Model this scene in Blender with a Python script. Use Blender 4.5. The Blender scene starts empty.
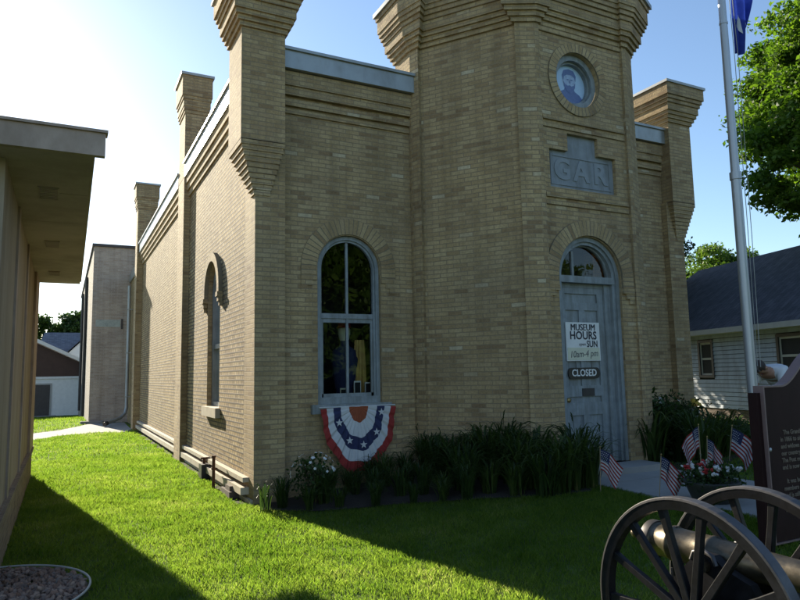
import bpy, bmesh, math, random
import numpy as np
from mathutils import Vector, Matrix
random.seed(7)
RNG = np.random.default_rng(11)
S = bpy.context.scene
COL = S.collection
R = math.radians
PI = math.pi

# ------------------------------------------------------------------ camera
cam = bpy.data.cameras.new('camera')
camo = bpy.data.objects.new('camera', cam)
COL.objects.link(camo)
yaw, pitch, roll = 0.47694674, 0.11303104, -0.01996762
cy, sy, cp, sp = math.cos(yaw), math.sin(yaw), math.cos(pitch), math.sin(pitch)
fwd = Vector((sy*cp, cy*cp, sp))
rgt = Vector((cy, -sy, 0))
upv = rgt.cross(fwd)
r2 = rgt*math.cos(roll) + upv*math.sin(roll)
u2 = -rgt*math.sin(roll) + upv*math.cos(roll)
CAMP = Vector((-2.04, -7.787, 1.5))
camo.matrix_world = Matrix(((r2.x, u2.x, -fwd.x, CAMP.x), (r2.y, u2.y, -fwd.y, CAMP.y),
                            (r2.z, u2.z, -fwd.z, CAMP.z), (0, 0, 0, 1)))
cam.sensor_width = 36
cam.lens = 652.37/800*36
cam.clip_start = 0.05
cam.clip_end = 1500
S.camera = camo

# ------------------------------------------------------------------ light
SUN_EL = R(21.8)
SUN_AZ = R(10.0)                                   # to the left of +Y
sd = Vector((-math.sin(SUN_AZ)*math.cos(SUN_EL), math.cos(SUN_AZ)*math.cos(SUN_EL), math.sin(SUN_EL)))
w = bpy.data.worlds.new('World')
S.world = w
w.use_nodes = True
nt = w.node_tree
nt.nodes.clear()
sky = nt.nodes.new('ShaderNodeTexSky')
sky.sky_type = 'NISHITA'
sky.sun_disc = False
sky.sun_elevation = SUN_EL
sky.sun_rotation = -SUN_AZ
sky.air_density = 1.0
sky.dust_density = 0.25
sky.ozone_density = 2.2
bg = nt.nodes.new('ShaderNodeBackground')
bg.inputs['Strength'].default_value = 0.09
wo = nt.nodes.new('ShaderNodeOutputWorld')
nt.links.new(sky.outputs[0], bg.inputs[0])
nt.links.new(bg.outputs[0], wo.inputs[0])
sl = bpy.data.lights.new('sun', 'SUN')
sl.energy = 5.0
sl.angle = R(0.53)
sl.color = (1.0, 0.89, 0.69)
slo = bpy.data.objects.new('sun', sl)
slo.rotation_euler = (-sd).to_track_quat('-Z', 'Y').to_euler()
slo.location = (-20, 60, 40)
COL.objects.link(slo)
S.view_settings.view_transform = 'Standard'
S.view_settings.look = 'None'
S.view_settings.gamma = 1
S.view_settings.exposure = 1.3
S.view_settings.use_curve_mapping = False

# ------------------------------------------------------------------ materials
def nmat(name):
    m = bpy.data.materials.new(name)
    m.use_nodes = True
    t = m.node_tree
    t.nodes.clear()
    out = t.nodes.new('ShaderNodeOutputMaterial')
    b = t.nodes.new('ShaderNodeBsdfPrincipled')
    t.links.new(b.outputs[0], out.inputs[0])
    return m, t, b, out

def N(t, kind, **kw):
    n = t.nodes.new(kind)
    for k, v in kw.items():
        if k.startswith('i_'):
            n.inputs[k[2:].replace('_', ' ')].default_value = v
        else:
            setattr(n, k, v)
    return n

def ramp(t, stops):
    n = t.nodes.new('ShaderNodeValToRGB')
    el = n.color_ramp.elements
    while len(el) < len(stops):
        el.new(0.5)
    for e, (p, c) in zip(el, stops):
        e.position = p
        e.color = (c[0], c[1], c[2], 1)
    return n

def objco(t):
    return N(t, 'ShaderNodeTexCoord').outputs['Object']

def noise(t, co, scale, detail=4, rough=0.6):
    n = N(t, 'ShaderNodeTexNoise')
    n.inputs['Scale'].default_value = scale
    n.inputs['Detail'].default_value = detail
    n.inputs['Roughness'].default_value = rough
    t.links.new(co, n.inputs['Vector'])
    return n.outputs['Fac']

def mul(t, a, b, fac=1.0, mode='MULTIPLY'):
    n = N(t, 'ShaderNodeMix', data_type='RGBA', blend_type=mode)
    n.inputs[0].default_value = fac
    t.links.new(a, n.inputs[6])
    t.links.new(b, n.inputs[7])
    return n.outputs[2]

def bump(t, h, b, strength, dist):
    n = N(t, 'ShaderNodeBump')
    n.inputs['Strength'].default_value = strength
    n.inputs['Distance'].default_value = dist
    t.links.new(h, n.inputs['Height'])
    t.links.new(n.outputs[0], b.inputs['Normal'])
    return n

def plain(name, col, rough=0.6, metal=0.0, var=0.18, vscale=6.0, bstr=0.15, bscale=60.0, bdist=0.002):
    m, t, b, o = nmat(name)
    co = objco(t)
    f = noise(t, co, vscale)
    r = ramp(t, [(0.25, [c*(1-var) for c in col]), (0.75, [min(1, c*(1+var)) for c in col])])
    t.links.new(f, r.inputs[0])
    t.links.new(r.outputs[0], b.inputs['Base Color'])
    b.inputs['Roughness'].default_value = rough
    b.inputs['Metallic'].default_value = metal
    if bstr:
        bump(t, noise(t, co, bscale, 3), b, bstr, bdist)
    return m

def brick_mat(name, stops, mortar, bw=0.195, rh=0.058, ms=0.006, bdist=0.009, stain=0.24):
    m, t, b, o = nmat(name)
    uv = N(t, 'ShaderNodeTexCoord').outputs['UV']
    co = objco(t)
    # a little wobble keeps the courses from being ruler straight
    wob = N(t, 'ShaderNodeTexNoise')
    wob.inputs['Scale'].default_value = 9.0
    t.links.new(uv, wob.inputs['Vector'])
    sub = N(t, 'ShaderNodeVectorMath', operation='SUBTRACT')
    sub.inputs[1].default_value = (0.5, 0.5, 0.5)
    t.links.new(wob.outputs['Color'], sub.inputs[0])
    sc = N(t, 'ShaderNodeVectorMath', operation='SCALE')
    sc.inputs['Scale'].default_value = 0.009
    t.links.new(sub.outputs[0], sc.inputs[0])
    add = N(t, 'ShaderNodeVectorMath', operation='ADD')
    t.links.new(uv, add.inputs[0])
    t.links.new(sc.outputs[0], add.inputs[1])
    bt = N(t, 'ShaderNodeTexBrick')
    bt.inputs['Scale'].default_value = 1.0
    bt.inputs['Brick Width'].default_value = bw
    bt.inputs['Row Height'].default_value = rh
    bt.inputs['Mortar Size'].default_value = ms
    bt.inputs['Mortar Smooth'].default_value = 0.25
    bt.inputs['Bias'].default_value = 0.0
    bt.inputs['Color1'].default_value = (0, 0, 0, 1)
    bt.inputs['Color2'].default_value = (1, 1, 1, 1)
    bt.inputs['Mortar'].default_value = (0.5, 0.5, 0.5, 1)
    t.links.new(add.outputs[0], bt.inputs['Vector'])
    rp = ramp(t, stops)
    t.links.new(bt.outputs['Color'], rp.inputs[0])
    # fine mottling inside bricks
    f2 = noise(t, co, 38, 5, 0.7)
    r2_ = ramp(t, [(0.3, (0.72, 0.72, 0.72)), (0.7, (1.12, 1.1, 1.06))])
    t.links.new(f2, r2_.inputs[0])
    c = mul(t, rp.outputs[0], r2_.outputs[0])
    # weathering
    f3 = noise(t, co, 0.9, 6, 0.65)
    r3 = ramp(t, [(0.3, (1-stain, 1-stain, 1-stain*0.95)), (0.62, (1.05, 1.04, 1.0))])
    t.links.new(f3, r3.inputs[0])
    c = mul(t, c, r3.outputs[0])
    # rain streaks running down the face
    mp = N(t, 'ShaderNodeMapping')
    mp.inputs['Scale'].default_value = (5.5, 5.5, 0.32)
    t.links.new(co, mp.inputs['Vector'])
    r4 = ramp(t, [(0.36, (0.72, 0.70, 0.66)), (0.56, (1.0, 1.0, 1.0))])
    t.links.new(noise(t, mp.outputs[0], 1.0, 5, 0.6), r4.inputs[0])
    c = mul(t, c, r4.outputs[0], 0.75)
    mm = N(t, 'ShaderNodeMix', data_type='RGBA')
    t.links.new(bt.outputs['Fac'], mm.inputs[0])
    t.links.new(c, mm.inputs[6])
    mm.inputs[7].default_value = (*mortar, 1)
    t.links.new(mm.outputs[2], b.inputs['Base Color'])
    b.inputs['Roughness'].default_value = 0.88
    # height: bricks stand proud and each has its own height and rough face
    inv = N(t, 'ShaderNodeMath', operation='SUBTRACT')
    inv.inputs[0].default_value = 1.0
    t.links.new(bt.outputs['Fac'], inv.inputs[1])
    sep = N(t, 'ShaderNodeSeparateColor')
    t.links.new(bt.outputs['Color'], sep.inputs[0])
    m1 = N(t, 'ShaderNodeMath', operation='MULTIPLY_ADD')
    m1.inputs[1].default_value = 0.35
    t.links.new(sep.outputs[0], m1.inputs[0])
    t.links.new(f2, m1.inputs[2])
    m2 = N(t, 'ShaderNodeMath', operation='ADD')
    m2.inputs[1].default_value = 1.0
    t.links.new(m1.outputs[0], m2.inputs[0])
    m3 = N(t, 'ShaderNodeMath', operation='MULTIPLY')
    t.links.new(inv.outputs[0], m3.inputs[0])
    t.links.new(m2.outputs[0], m3.inputs[1])
    bump(t, m3.outputs[0], b, 0.75, bdist)
    return m

CREAM = [(0.0, (0.31, 0.21, 0.115)), (0.13, (0.40, 0.29, 0.155)), (0.45, (0.475, 0.352, 0.192)),
         (0.75, (0.51, 0.39, 0.222)), (0.90, (0.43, 0.31, 0.172)), (0.978, (0.49, 0.375, 0.222)), (1.0, (0.60, 0.52, 0.37))]
M = {}
M['brick'] = brick_mat('cream_brick', CREAM, (0.275, 0.21, 0.13))
M['common_brick'] = brick_mat('common_brick', [(0, (0.27, 0.175, 0.075)), (0.3, (0.40, 0.28, 0.125)), (0.65, (0.48, 0.345, 0.16)), (1, (0.55, 0.43, 0.24))], (0.09, 0.066, 0.038), bw=0.128, rh=0.061, ms=0.0115, bdist=0.026, stain=0.18)
M['tan_brick'] = brick_mat('tan_brick', [(0, (0.24, 0.17, 0.11)), (0.5, (0.30, 0.22, 0.145)), (1, (0.36, 0.27, 0.18))], (0.27, 0.23, 0.18), stain=0.25)
M['grey_brick'] = brick_mat('grey_brick', [(0, (0.42, 0.35, 0.30)), (0.5, (0.48, 0.41, 0.36)), (1, (0.54, 0.47, 0.42))], (0.43, 0.39, 0.35), stain=0.3)
M['rowlock'] = brick_mat('rowlock_brick', CREAM, (0.20, 0.165, 0.11), bw=0.062, rh=0.215)
M['ghost'] = plain('faded_wall_paint', (0.36, 0.40, 0.38), 0.9, var=0.25, vscale=9)
M['stone'] = plain('limestone_ledge', (0.47, 0.41, 0.32), 0.85, var=0.2, vscale=7, bstr=0.4)
M['coping'] = plain('grey_metal_coping', (0.34, 0.36, 0.36), 0.38, 0.35, var=0.08, vscale=2, bstr=0.05, bscale=4)
M['cap'] = plain('chimney_cap_metal', (0.36, 0.37, 0.37), 0.5, 0.3, var=0.1)
M['paint'] = plain('blue_grey_paint', (0.255, 0.285, 0.30), 0.6, var=0.2, vscale=9, bstr=0.1)
M['plaque'] = plain('blue_grey_stone', (0.25, 0.275, 0.30), 0.8, var=0.13, vscale=8, bstr=0.3)
M['plaque_letter'] = plain('carved_letter_stone', (0.26, 0.285, 0.31), 0.85, var=0.13)
M['roof_flat'] = plain('roof_tar', (0.06, 0.06, 0.06), 0.9)
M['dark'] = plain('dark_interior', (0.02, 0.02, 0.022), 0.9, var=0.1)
M['concrete'] = plain('concrete', (0.30, 0.29, 0.275), 0.9, var=0.16, vscale=1.6, bstr=0.3, bscale=90)
M['rust'] = plain('rusty_iron', (0.12, 0.055, 0.03), 0.8, 0.3, var=0.35, vscale=18)
M['dark_metal'] = plain('dark_metal', (0.06, 0.055, 0.055), 0.5, 0.5)
M['white_paint'] = plain('white_paint', (0.72, 0.73, 0.72), 0.5, var=0.07)
M['black_paint'] = plain('black_paint', (0.012, 0.012, 0.014), 0.4, var=0.1)
M['ink'] = plain('sign_ink', (0.02, 0.02, 0.03), 0.6, var=0.05, bstr=0)
M['grey_ink'] = plain('hand_ink', (0.10, 0.10, 0.11), 0.6, var=0.1, bstr=0)
M['cream_card'] = plain('cream_card', (0.62, 0.62, 0.48), 0.7, var=0.06)
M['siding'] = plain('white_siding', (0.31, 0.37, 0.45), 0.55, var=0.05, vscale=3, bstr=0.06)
M['trim_grey'] = plain('grey_trim', (0.36, 0.36, 0.34), 0.6, var=0.08)
M['shingle'] = None
M['brown_wall'] = plain('brown_siding', (0.075, 0.042, 0.032), 0.8, var=0.15, vscale=3)
M['foundation'] = plain('brown_foundation', (0.10, 0.075, 0.06), 0.9, var=0.2)
M['stucco'] = plain('tan_stucco', (0.39, 0.31, 0.23), 0.85, var=0.1, vscale=2.5, bstr=0.4, bscale=140)
M['soffit'] = plain('soffit_board', (0.47, 0.37, 0.35), 0.7, var=0.12, vscale=1.5)
M['fascia'] = plain('fascia_board', (0.42, 0.31, 0.25), 0.6, var=0.08)
M['red_cloth'] = plain('red_cloth', (0.27, 0.026, 0.022), 0.85, var=0.15, vscale=12, bstr=0.3, bscale=200)
M['rust_cloth'] = plain('faded_red_cloth', (0.26, 0.065, 0.025), 0.85, var=0.15, vscale=12)
M['white_cloth'] = plain('white_cloth', (0.52, 0.53, 0.55), 0.85, var=0.06, vscale=14, bstr=0.2, bscale=160)
M['navy_cloth'] = plain('navy_cloth', (0.022, 0.028, 0.085), 0.85, var=0.15, vscale=12)
M['flag_blue'] = None
M['pole'] = plain('brushed_aluminium', (0.45, 0.46, 0.48), 0.42, 0.55, var=0.06, vscale=3)
M['rope'] = plain('halyard_rope', (0.35, 0.35, 0.33), 0.8)
M['bronze'] = None
M['wheel_paint'] = plain('wheel_paint', (0.012, 0.012, 0.015), 0.42, 0.0, var=0.45, vscale=14, bstr=0.25, bscale=50)
M['tyre_iron'] = plain('tyre_iron', (0.10, 0.095, 0.10), 0.45, 0.6, var=0.2, vscale=14, bstr=0.3, bscale=60)
M['marker'] = plain('maroon_enamel', (0.022, 0.007, 0.008), 0.6, 0.0, var=0.12, vscale=5, bstr=0.05)
M['marker_rim'] = plain('marker_rim_cream', (0.20, 0.13, 0.125), 0.5, var=0.1)
M['marker_text'] = plain('marker_letters', (0.16, 0.125, 0.10), 0.5, var=0.1, bstr=0)
M['skin'] = plain('skin', (0.42, 0.24, 0.17), 0.55, var=0.08, vscale=20, bstr=0.1)
M['hair'] = plain('dark_hair', (0.035, 0.022, 0.016), 0.6, var=0.25, vscale=60, bstr=0.6, bscale=160)
M['shirt'] = plain('white_shirt', (0.68, 0.70, 0.73), 0.85, var=0.05, vscale=10, bstr=0.3, bscale=40, bdist=0.006)
M['trouser'] = plain('dark_trousers', (0.02, 0.02, 0.028), 0.85)
M['bark'] = plain('bark', (0.085, 0.06, 0.042), 0.95, var=0.35, vscale=9, bstr=0.8, bscale=26, bdist=0.02)
M['mulch'] = None
M['soil'] = plain('dark_soil', (0.035, 0.027, 0.02), 1.0, var=0.3, vscale=10, bstr=0.8, bscale=40, bdist=0.02)
M['edge_plastic'] = plain('white_edging', (0.42, 0.41, 0.38), 0.6, var=0.08)
M['petal_white'] = plain('white_petal', (0.74, 0.74, 0.72), 0.7, var=0.05, bstr=0)
M['petal_red'] = plain('red_petal', (0.45, 0.03, 0.03), 0.7, var=0.2, bstr=0)
M['petal_yellow'] = plain('yellow_petal', (0.5, 0.33, 0.04), 0.7, var=0.2, bstr=0)
M['pot'] = plain('dark_planter', (0.05, 0.055, 0.05), 0.6, var=0.2)
M['wood_stick'] = plain('flag_stick', (0.40, 0.30, 0.19), 0.7, var=0.15)
M['brass'] = plain('brass', (0.45, 0.32, 0.12), 0.4, 0.8, var=0.1)
M['drape'] = plain('ochre_drape', (0.55, 0.36, 0.12), 0.8, var=0.15)

def flagblue():
    m, t, b, o = nmat('royal_blue_flag')
    co = objco(t)
    r = ramp(t, [(0.3, (0.014, 0.034, 0.26)), (0.7, (0.028, 0.062, 0.40))])
    t.links.new(noise(t, co, 6), r.inputs[0])
    t.links.new(r.outputs[0], b.inputs['Base Color'])
    b.inputs['Roughness'].default_value = 0.7
    tr = N(t, 'ShaderNodeBsdfTranslucent')
    t.links.new(r.outputs[0], tr.inputs['Color'])
    mx = N(t, 'ShaderNodeMixShader')
    mx.inputs[0].default_value = 0.35
    t.links.new(b.outputs[0], mx.inputs[1])
    t.links.new(tr.outputs[0], mx.inputs[2])
    t.links.new(mx.outputs[0], o.inputs[0])
    return m
M['flag_blue'] = flagblue()

def bronze():
    m, t, b, o = nmat('weathered_bronze')
    co = objco(t)
    r = ramp(t, [(0.3, (0.085, 0.072, 0.055)), (0.55, (0.145, 0.122, 0.09)), (0.8, (0.09, 0.085, 0.07))])
    t.links.new(noise(t, co, 14, 6, 0.7), r.inputs[0])
    t.links.new(r.outputs[0], b.inputs['Base Color'])
    b.inputs['Metallic'].default_value = 0.85
    r2_ = ramp(t, [(0.3, (0.30,)*3), (0.75, (0.5,)*3)])
    t.links.new(noise(t, co, 30, 5), r2_.inputs[0])
    t.links.new(r2_.outputs[0], b.inputs['Roughness'])
    bump(t, noise(t, co, 120, 4), b, 0.1, 0.001)
    return m
M['bronze'] = bronze()

def shingles(name, c1, c2):
    m, t, b, o = nmat(name)
    uv = N(t, 'ShaderNodeTexCoord').outputs['UV']
    bt = N(t, 'ShaderNodeTexBrick')
    for k, v in (('Scale', 1.0), ('Brick Width', 0.30), ('Row Height', 0.14), ('Mortar Size', 0.008), ('Mortar Smooth', 0.3)):
        bt.inputs[k].default_value = v
    bt.inputs['Color1'].default_value = (*c1, 1)
    bt.inputs['Color2'].default_value = (*c2, 1)
    bt.inputs['Mortar'].default_value = (c1[0]*.5, c1[1]*.5, c1[2]*.5, 1)
    t.links.new(uv, bt.inputs['Vector'])
    co = objco(t)
    r = ramp(t, [(0.3, (0.7,)*3), (0.7, (1.2,)*3)])
    t.links.new(noise(t, co, 3, 6), r.inputs[0])
    t.links.new(mul(t, bt.outputs['Color'], r.outputs[0]), b.inputs['Base Color'])
    b.inputs['Roughness'].default_value = 0.9
    inv = N(t, 'ShaderNodeMath', operation='SUBTRACT')
    inv.inputs[0].default_value = 1
    t.links.new(bt.outputs['Fac'], inv.inputs[1])
    bump(t, inv.outputs[0], b, 0.7, 0.012)
    return m
M['shingle'] = shingles('dark_shingles', (0.045, 0.046, 0.056), (0.075, 0.075, 0.088))
M['shingle_grey'] = shingles('grey_shingles', (0.13, 0.13, 0.15), (0.18, 0.18, 0.20))

def leafy(name, c1, c2, trans=0.45, scale=1.2, rough=0.5, straw=None, tv=1.5):
    m, t, b, o = nmat(name)
    co = objco(t)
    f = noise(t, co, scale, 3)
    oi = N(t, 'ShaderNodeNewGeometry')
    mixf = N(t, 'ShaderNodeMath', operation='MULTIPLY_ADD')
    mixf.inputs[1].default_value = 0.45
    t.links.new(oi.outputs['Random Per Island'], mixf.inputs[0])
    sub = N(t, 'ShaderNodeMath', operation='SUBTRACT')
    sub.inputs[1].default_value = 0.22
    t.links.new(f, sub.inputs[0])
    t.links.new(sub.outputs[0], mixf.inputs[2])
    r = ramp(t, [(0.25, c1), (0.75, c2)] + ([(0.93, straw)] if straw else []))
    t.links.new(mixf.outputs[0], r.inputs[0])
    t.links.new(r.outputs[0], b.inputs['Base Color'])
    b.inputs['Roughness'].default_value = rough
    b.inputs['Specular IOR Level'].default_value = 0.3
    tr = N(t, 'ShaderNodeBsdfTranslucent')
    br = N(t, 'ShaderNodeHueSaturation')
    br.inputs['Value'].default_value = tv
    br.inputs['Saturation'].default_value = 1.1
    t.links.new(r.outputs[0], br.inputs['Color'])
    t.links.new(br.outputs[0], tr.inputs['Color'])
    mx = N(t, 'ShaderNodeMixShader')
    mx.inputs[0].default_value = trans
    t.links.new(b.outputs[0], mx.inputs[1])
    t.links.new(tr.outputs[0], mx.inputs[2])
    t.links.new(mx.outputs[0], o.inputs[0])
    return m
M['grass'] = leafy('grass_blades', (0.06, 0.115, 0.016), (0.16, 0.22, 0.042), 0.62, 1.1, 0.5, (0.30, 0.28, 0.13), 2.3)
M['lawn'] = plain('lawn_ground', (0.075, 0.11, 0.02), 0.95, var=0.35, vscale=3.0, bstr=0.8, bscale=60, bdist=0.02)
M['daylily'] = leafy('daylily_leaf', (0.018, 0.038, 0.010), (0.048, 0.082, 0.02), 0.35, 2, 0.4, (0.17, 0.14, 0.06))
M['daylily_pale'] = leafy('pale_daylily_leaf', (0.025, 0.048, 0.011), (0.065, 0.10, 0.024), 0.35, 2, 0.4, (0.2, 0.16, 0.07))
M['shrub'] = leafy('shrub_leaf', (0.025, 0.05, 0.014), (0.06, 0.11, 0.028), 0.35, 2)
M['maple'] = leafy('maple_leaf', (0.045, 0.10, 0.014), (0.13, 0.22, 0.03), 0.5, 0.8)
M['tree_pale'] = leafy('pale_tree_leaf', (0.06, 0.12, 0.018), (0.13, 0.20, 0.035), 0.4, 0.8)
M['tree_dark'] = leafy('dark_tree_leaf', (0.02, 0.045, 0.010), (0.055, 0.10, 0.02), 0.3, 0.8)

def mulchmat():
    m, t, b, o = nmat('mulch_stone')
    g = N(t, 'ShaderNodeNewGeometry')
    r = ramp(t, [(0.0, (0.13, 0.07, 0.05)), (0.35, (0.25, 0.145, 0.10)), (0.6, (0.17, 0.13, 0.11)), (0.85, (0.32, 0.21, 0.155)), (1.0, (0.10, 0.075, 0.065))])
    t.links.new(g.outputs['Random Per Island'], r.inputs[0])
    t.links.new(r.outputs[0], b.inputs['Base Color'])
    b.inputs['Roughness'].default_value = 0.85
    return m
M['mulch'] = mulchmat()
for k_ in ('wheel_paint', 'marker', 'trouser'):
    M[k_].node_tree.nodes['Principled BSDF'].inputs['Specular IOR Level'].default_value = 0.2

def glassmat():
    m, t, b, o = nmat('window_glass')
    gl = N(t, 'ShaderNodeBsdfGlossy')
    gl.inputs['Roughness'].default_value = 0.01
    gl.inputs['Color'].default_value = (0.9, 0.95, 0.95, 1)
    tp = N(t, 'ShaderNodeBsdfTransparent')
    tp.inputs['Color'].default_value = (0.82, 0.86, 0.85, 1)
    fr = N(t, 'ShaderNodeFresnel')
    fr.inputs['IOR'].default_value = 1.45
    co = objco(t)
    nb = N(t, 'ShaderNodeBump')
    nb.inputs['Strength'].default_value = 0.06
    nb.inputs['Distance'].default_value = 0.02
    t.links.new(noise(t, co, 3.5, 2), nb.inputs['Height'])
    t.links.new(nb.outputs[0], gl.inputs['Normal'])
    mx = N(t, 'ShaderNodeMixShader')
    ad = N(t, 'ShaderNodeMath', operation='ADD', use_clamp=True)
    ad.inputs[1].default_value = 0.0
    t.links.new(fr.outputs[0], ad.inputs[0])
    t.links.new(ad.outputs[0], mx.inputs[0])
    t.links.new(tp.outputs[0], mx.inputs[1])
    t.links.new(gl.outputs[0], mx.inputs[2])
    t.links.new(mx.outputs[0], o.inputs[0])
    return m
M['glass'] = glassmat()

M['dim_glass'] = plain('dim_glass', (0.015, 0.016, 0.02), 0.25, 0.0, var=0.3, vscale=2, bstr=0)
M['dim_glass'].node_tree.nodes['Principled BSDF'].inputs['Specular IOR Level'].default_value = 0.15

def streak(m, lo, sx, sz, fac):
    """weather marks running down a painted face"""
    t = m.node_tree
    b = t.nodes['Principled BSDF']
    src = b.inputs['Base Color'].links[0].from_socket
    mp = N(t, 'ShaderNodeMapping')
    mp.inputs['Scale'].default_value = (sx, sx, sz)
    t.links.new(objco(t), mp.inputs['Vector'])
    r = ramp(t, [(0.36, lo), (0.58, (1, 1, 1))])
    t.links.new(noise(t, mp.outputs[0], 1.0, 6, 0.65), r.inputs[0])
    t.links.new(mul(t, src, r.outputs[0], fac), b.inputs['Base Color'])
for k_, sx_, sz_ in (('stucco', 3.0, 0.5), ('paint', 12.0, 1.2), ('siding', 3.0, 0.8), ('coping', 2.0, 1.0), ('fascia', 3.0, 2.0), ('soffit', 1.2, 1.2), ('marker', 9.0, 2.0), ('plaque', 8.0, 1.5), ('wheel_paint', 25.0, 25.0)):
    streak(M[k_], (0.64, 0.61, 0.56), sx_, sz_, 0.8)

# ------------------------------------------------------------------ mesh helpers
class MB:
    """collects polygons; build() links them as one mesh object with metric UVs"""
    def __init__(s):
        s.v, s.f, s.mi, s.sm = [], [], [], []
    def face(s, pts, mi=0, smooth=False):
        n = len(s.v)
        s.v += [tuple(p) for p in pts]
        s.f.append(list(range(n, n+len(pts))))
        s.mi.append(mi); s.sm.append(smooth)
    def grid(s, rows, mi=0, smooth=True, closed=False):
        n = len(s.v); nc = len(rows[0])
        for r in rows:
            s.v += [tuple(p) for p in r]
        for i in range(len(rows)-1):
            for j in range(nc if closed else nc-1):
                k = (j+1) % nc
                s.f.append([n+i*nc+j, n+i*nc+k, n+(i+1)*nc+k, n+(i+1)*nc+j])
                s.mi.append(mi(i, j) if callable(mi) else mi); s.sm.append(smooth)
    def box(s, a, b, mi=0):
        x0, y0, z0 = a; x1, y1, z1 = b
        if x0 > x1: x0, x1 = x1, x0
        if y0 > y1: y0, y1 = y1, y0
        if z0 > z1: z0, z1 = z1, z0
        P = [(x0,y0,z0),(x1,y0,z0),(x1,y1,z0),(x0,y1,z0),(x0,y0,z1),(x1,y0,z1),(x1,y1,z1),(x0,y1,z1)]
        for q in ((0,3,2,1),(4,5,6,7),(0,1,5,4),(1,2,6,5),(2,3,7,6),(3,0,4,7)):
            s.face([P[i] for i in q], mi)
    def prism(s, poly, z0, z1, mi=0):
        """poly: CCW list of (x, y)"""
        n = len(poly)
        for i in range(n):
            a, b = poly[i], poly[(i+1) % n]
            s.face([(a[0],a[1],z0),(b[0],b[1],z0),(b[0],b[1],z1),(a[0],a[1],z1)], mi)
        s.face([(p[0],p[1],z1) for p in poly], mi)
        s.face([(p[0],p[1],z0) for p in reversed(poly)], mi)
    def tube(s, pts, r, seg=8, mi=0, cap=True):
        pts = [Vector(p) for p in pts]
        rows = []
        rr = r if isinstance(r, (list, tuple)) else [r]*len(pts)
        t0 = (pts[1]-pts[0]).normalized()
        ref = Vector((0,0,1)) if abs(t0.z) < 0.9 else Vector((1,0,0))
        u = t0.cross(ref).normalized()
        for i, p in enumerate(pts):
            if i == 0: t = pts[1]-pts[0]
            elif i == len(pts)-1: t = pts[-1]-pts[-2]
            else: t = pts[i+1]-pts[i-1]
            t.normalize()
            u = (u - t*u.dot(t)).normalized()
            v = t.cross(u)
            rows.append([p + (u*math.cos(2*PI*k/seg)+v*math.sin(2*PI*k/seg))*rr[i] for k in range(seg)])
        s.grid(rows, mi, True, True)
        if cap:
            s.face(list(reversed(rows[0])), mi); s.face(rows[-1], mi)
    def lathe(s, prof, o, axis, seg=32, mi=0):
        """prof: list of (distance along axis, radius)"""
        o = Vector(o); a = Vector(axis).normalized()
        ref = Vector((0,0,1)) if abs(a.z) < 0.9 else Vector((1,0,0))
        u = a.cross(ref).normalized(); v = a.cross(u)
        rows = [[o + a*d + (u*math.cos(2*PI*k/seg)+v*math.sin(2*PI*k/seg))*max(r, 1e-4) for k in range(seg)] for d, r in prof]
        s.grid(rows, mi, True, True)
    def build(s, name, mats, parent=None, uv=True, weld=False):
        me = bpy.data.meshes.new(name)
        me.from_pydata(s.v, [], s.f)
        if not isinstance(mats, (list, tuple)): mats = [mats]
        for m in mats: me.materials.append(m)
        me.polygons.foreach_set('material_index', s.mi)
        me.polygons.foreach_set('use_smooth', s.sm)
        if uv:
            lay = me.uv_layers.new(name='UVMap').data
            for p in me.polygons:
                n = p.normal
                if abs(n.z) < 0.75:
                    h = Vector((-n.y, n.x, 0)); h.normalize()
                    d = 1/max(0.2, math.sqrt(1-n.z*n.z))
                    for li, vi in zip(p.loop_indices, p.vertices):
                        co = me.vertices[vi].co
                        lay[li].uv = (co.x*h.x+co.y*h.y, co.z*d)
                else:
                    for li, vi in zip(p.loop_indices, p.vertices):
                        co = me.vertices[vi].co
                        lay[li].uv = (co.x, co.y)
        me.update()
        if weld:
            bm = bmesh.new(); bm.from_mesh(me)
            bmesh.ops.remove_doubles(bm, verts=bm.verts, dist=1e-4)
            bm.to_mesh(me); bm.free()
        o = bpy.data.objects.new(name, me)
        COL.objects.link(o)
        if parent: o.parent = parent
        return o

def bevel(o, wd=0.004, seg=2):
    md = o.modifiers.new('bevel', 'BEVEL')
    md.width = wd; md.segments = seg; md.limit_method = 'ANGLE'; md.angle_limit = R(40)
    return o

def thing(name, label, cat, loc=(0,0,0), rz=0.0, group=None):
    o = bpy.data.objects.new(name, None)
    COL.objects.link(o)
    o.location = loc; o.rotation_euler = (0, 0, rz)
    o['label'] = label; o['category'] = cat
    if group: o['group'] = group
    return o

def tag(o, label, cat, group=None, kind=None):
    o['label'] = label; o['category'] = cat
    if group: o['group'] = group
    if kind: o['kind'] = kind
    return o

def copy_tree(o, parent=None):
    c = o.copy(); COL.objects.link(c); c.parent = parent
    for ch in list(o.children):
        copy_tree(ch, c)
    return c

def text_mesh(name, body, size, mat, parent, mat4, extrude=0.002, align='CENTER', shear=0.0, spacing=1.0, bold=0.0):
    cu = bpy.data.curves.new(name, 'FONT')
    cu.body = body; cu.size = size; cu.extrude = extrude
    cu.align_x = align; cu.align_y = 'CENTER'; cu.shear = shear; cu.space_character = spacing
    cu.offset = bold
    cu.resolution_u = 3
    tmp = bpy.data.objects.new(name, cu)
    COL.objects.link(tmp)
    dg = bpy.context.evaluated_depsgraph_get()
    me = bpy.data.meshes.new_from_object(tmp.evaluated_get(dg))
    bpy.data.objects.remove(tmp); bpy.data.curves.remove(cu)
    me.materials.clear(); me.materials.append(mat)
    me.transform(mat4)
    me.name = name
    o = bpy.data.objects.new(name, me)
    COL.objects.link(o)
    o.parent = parent
    return o

def front_mat(x, y, z):
    """text plane facing -Y"""
    return Matrix.Translation((x, y, z)) @ Matrix.Rotation(PI/2, 4, 'X')

def sstep(t):
    t = max(0.0, min(1.0, t))
    return t*t*(3-2*t)

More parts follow.
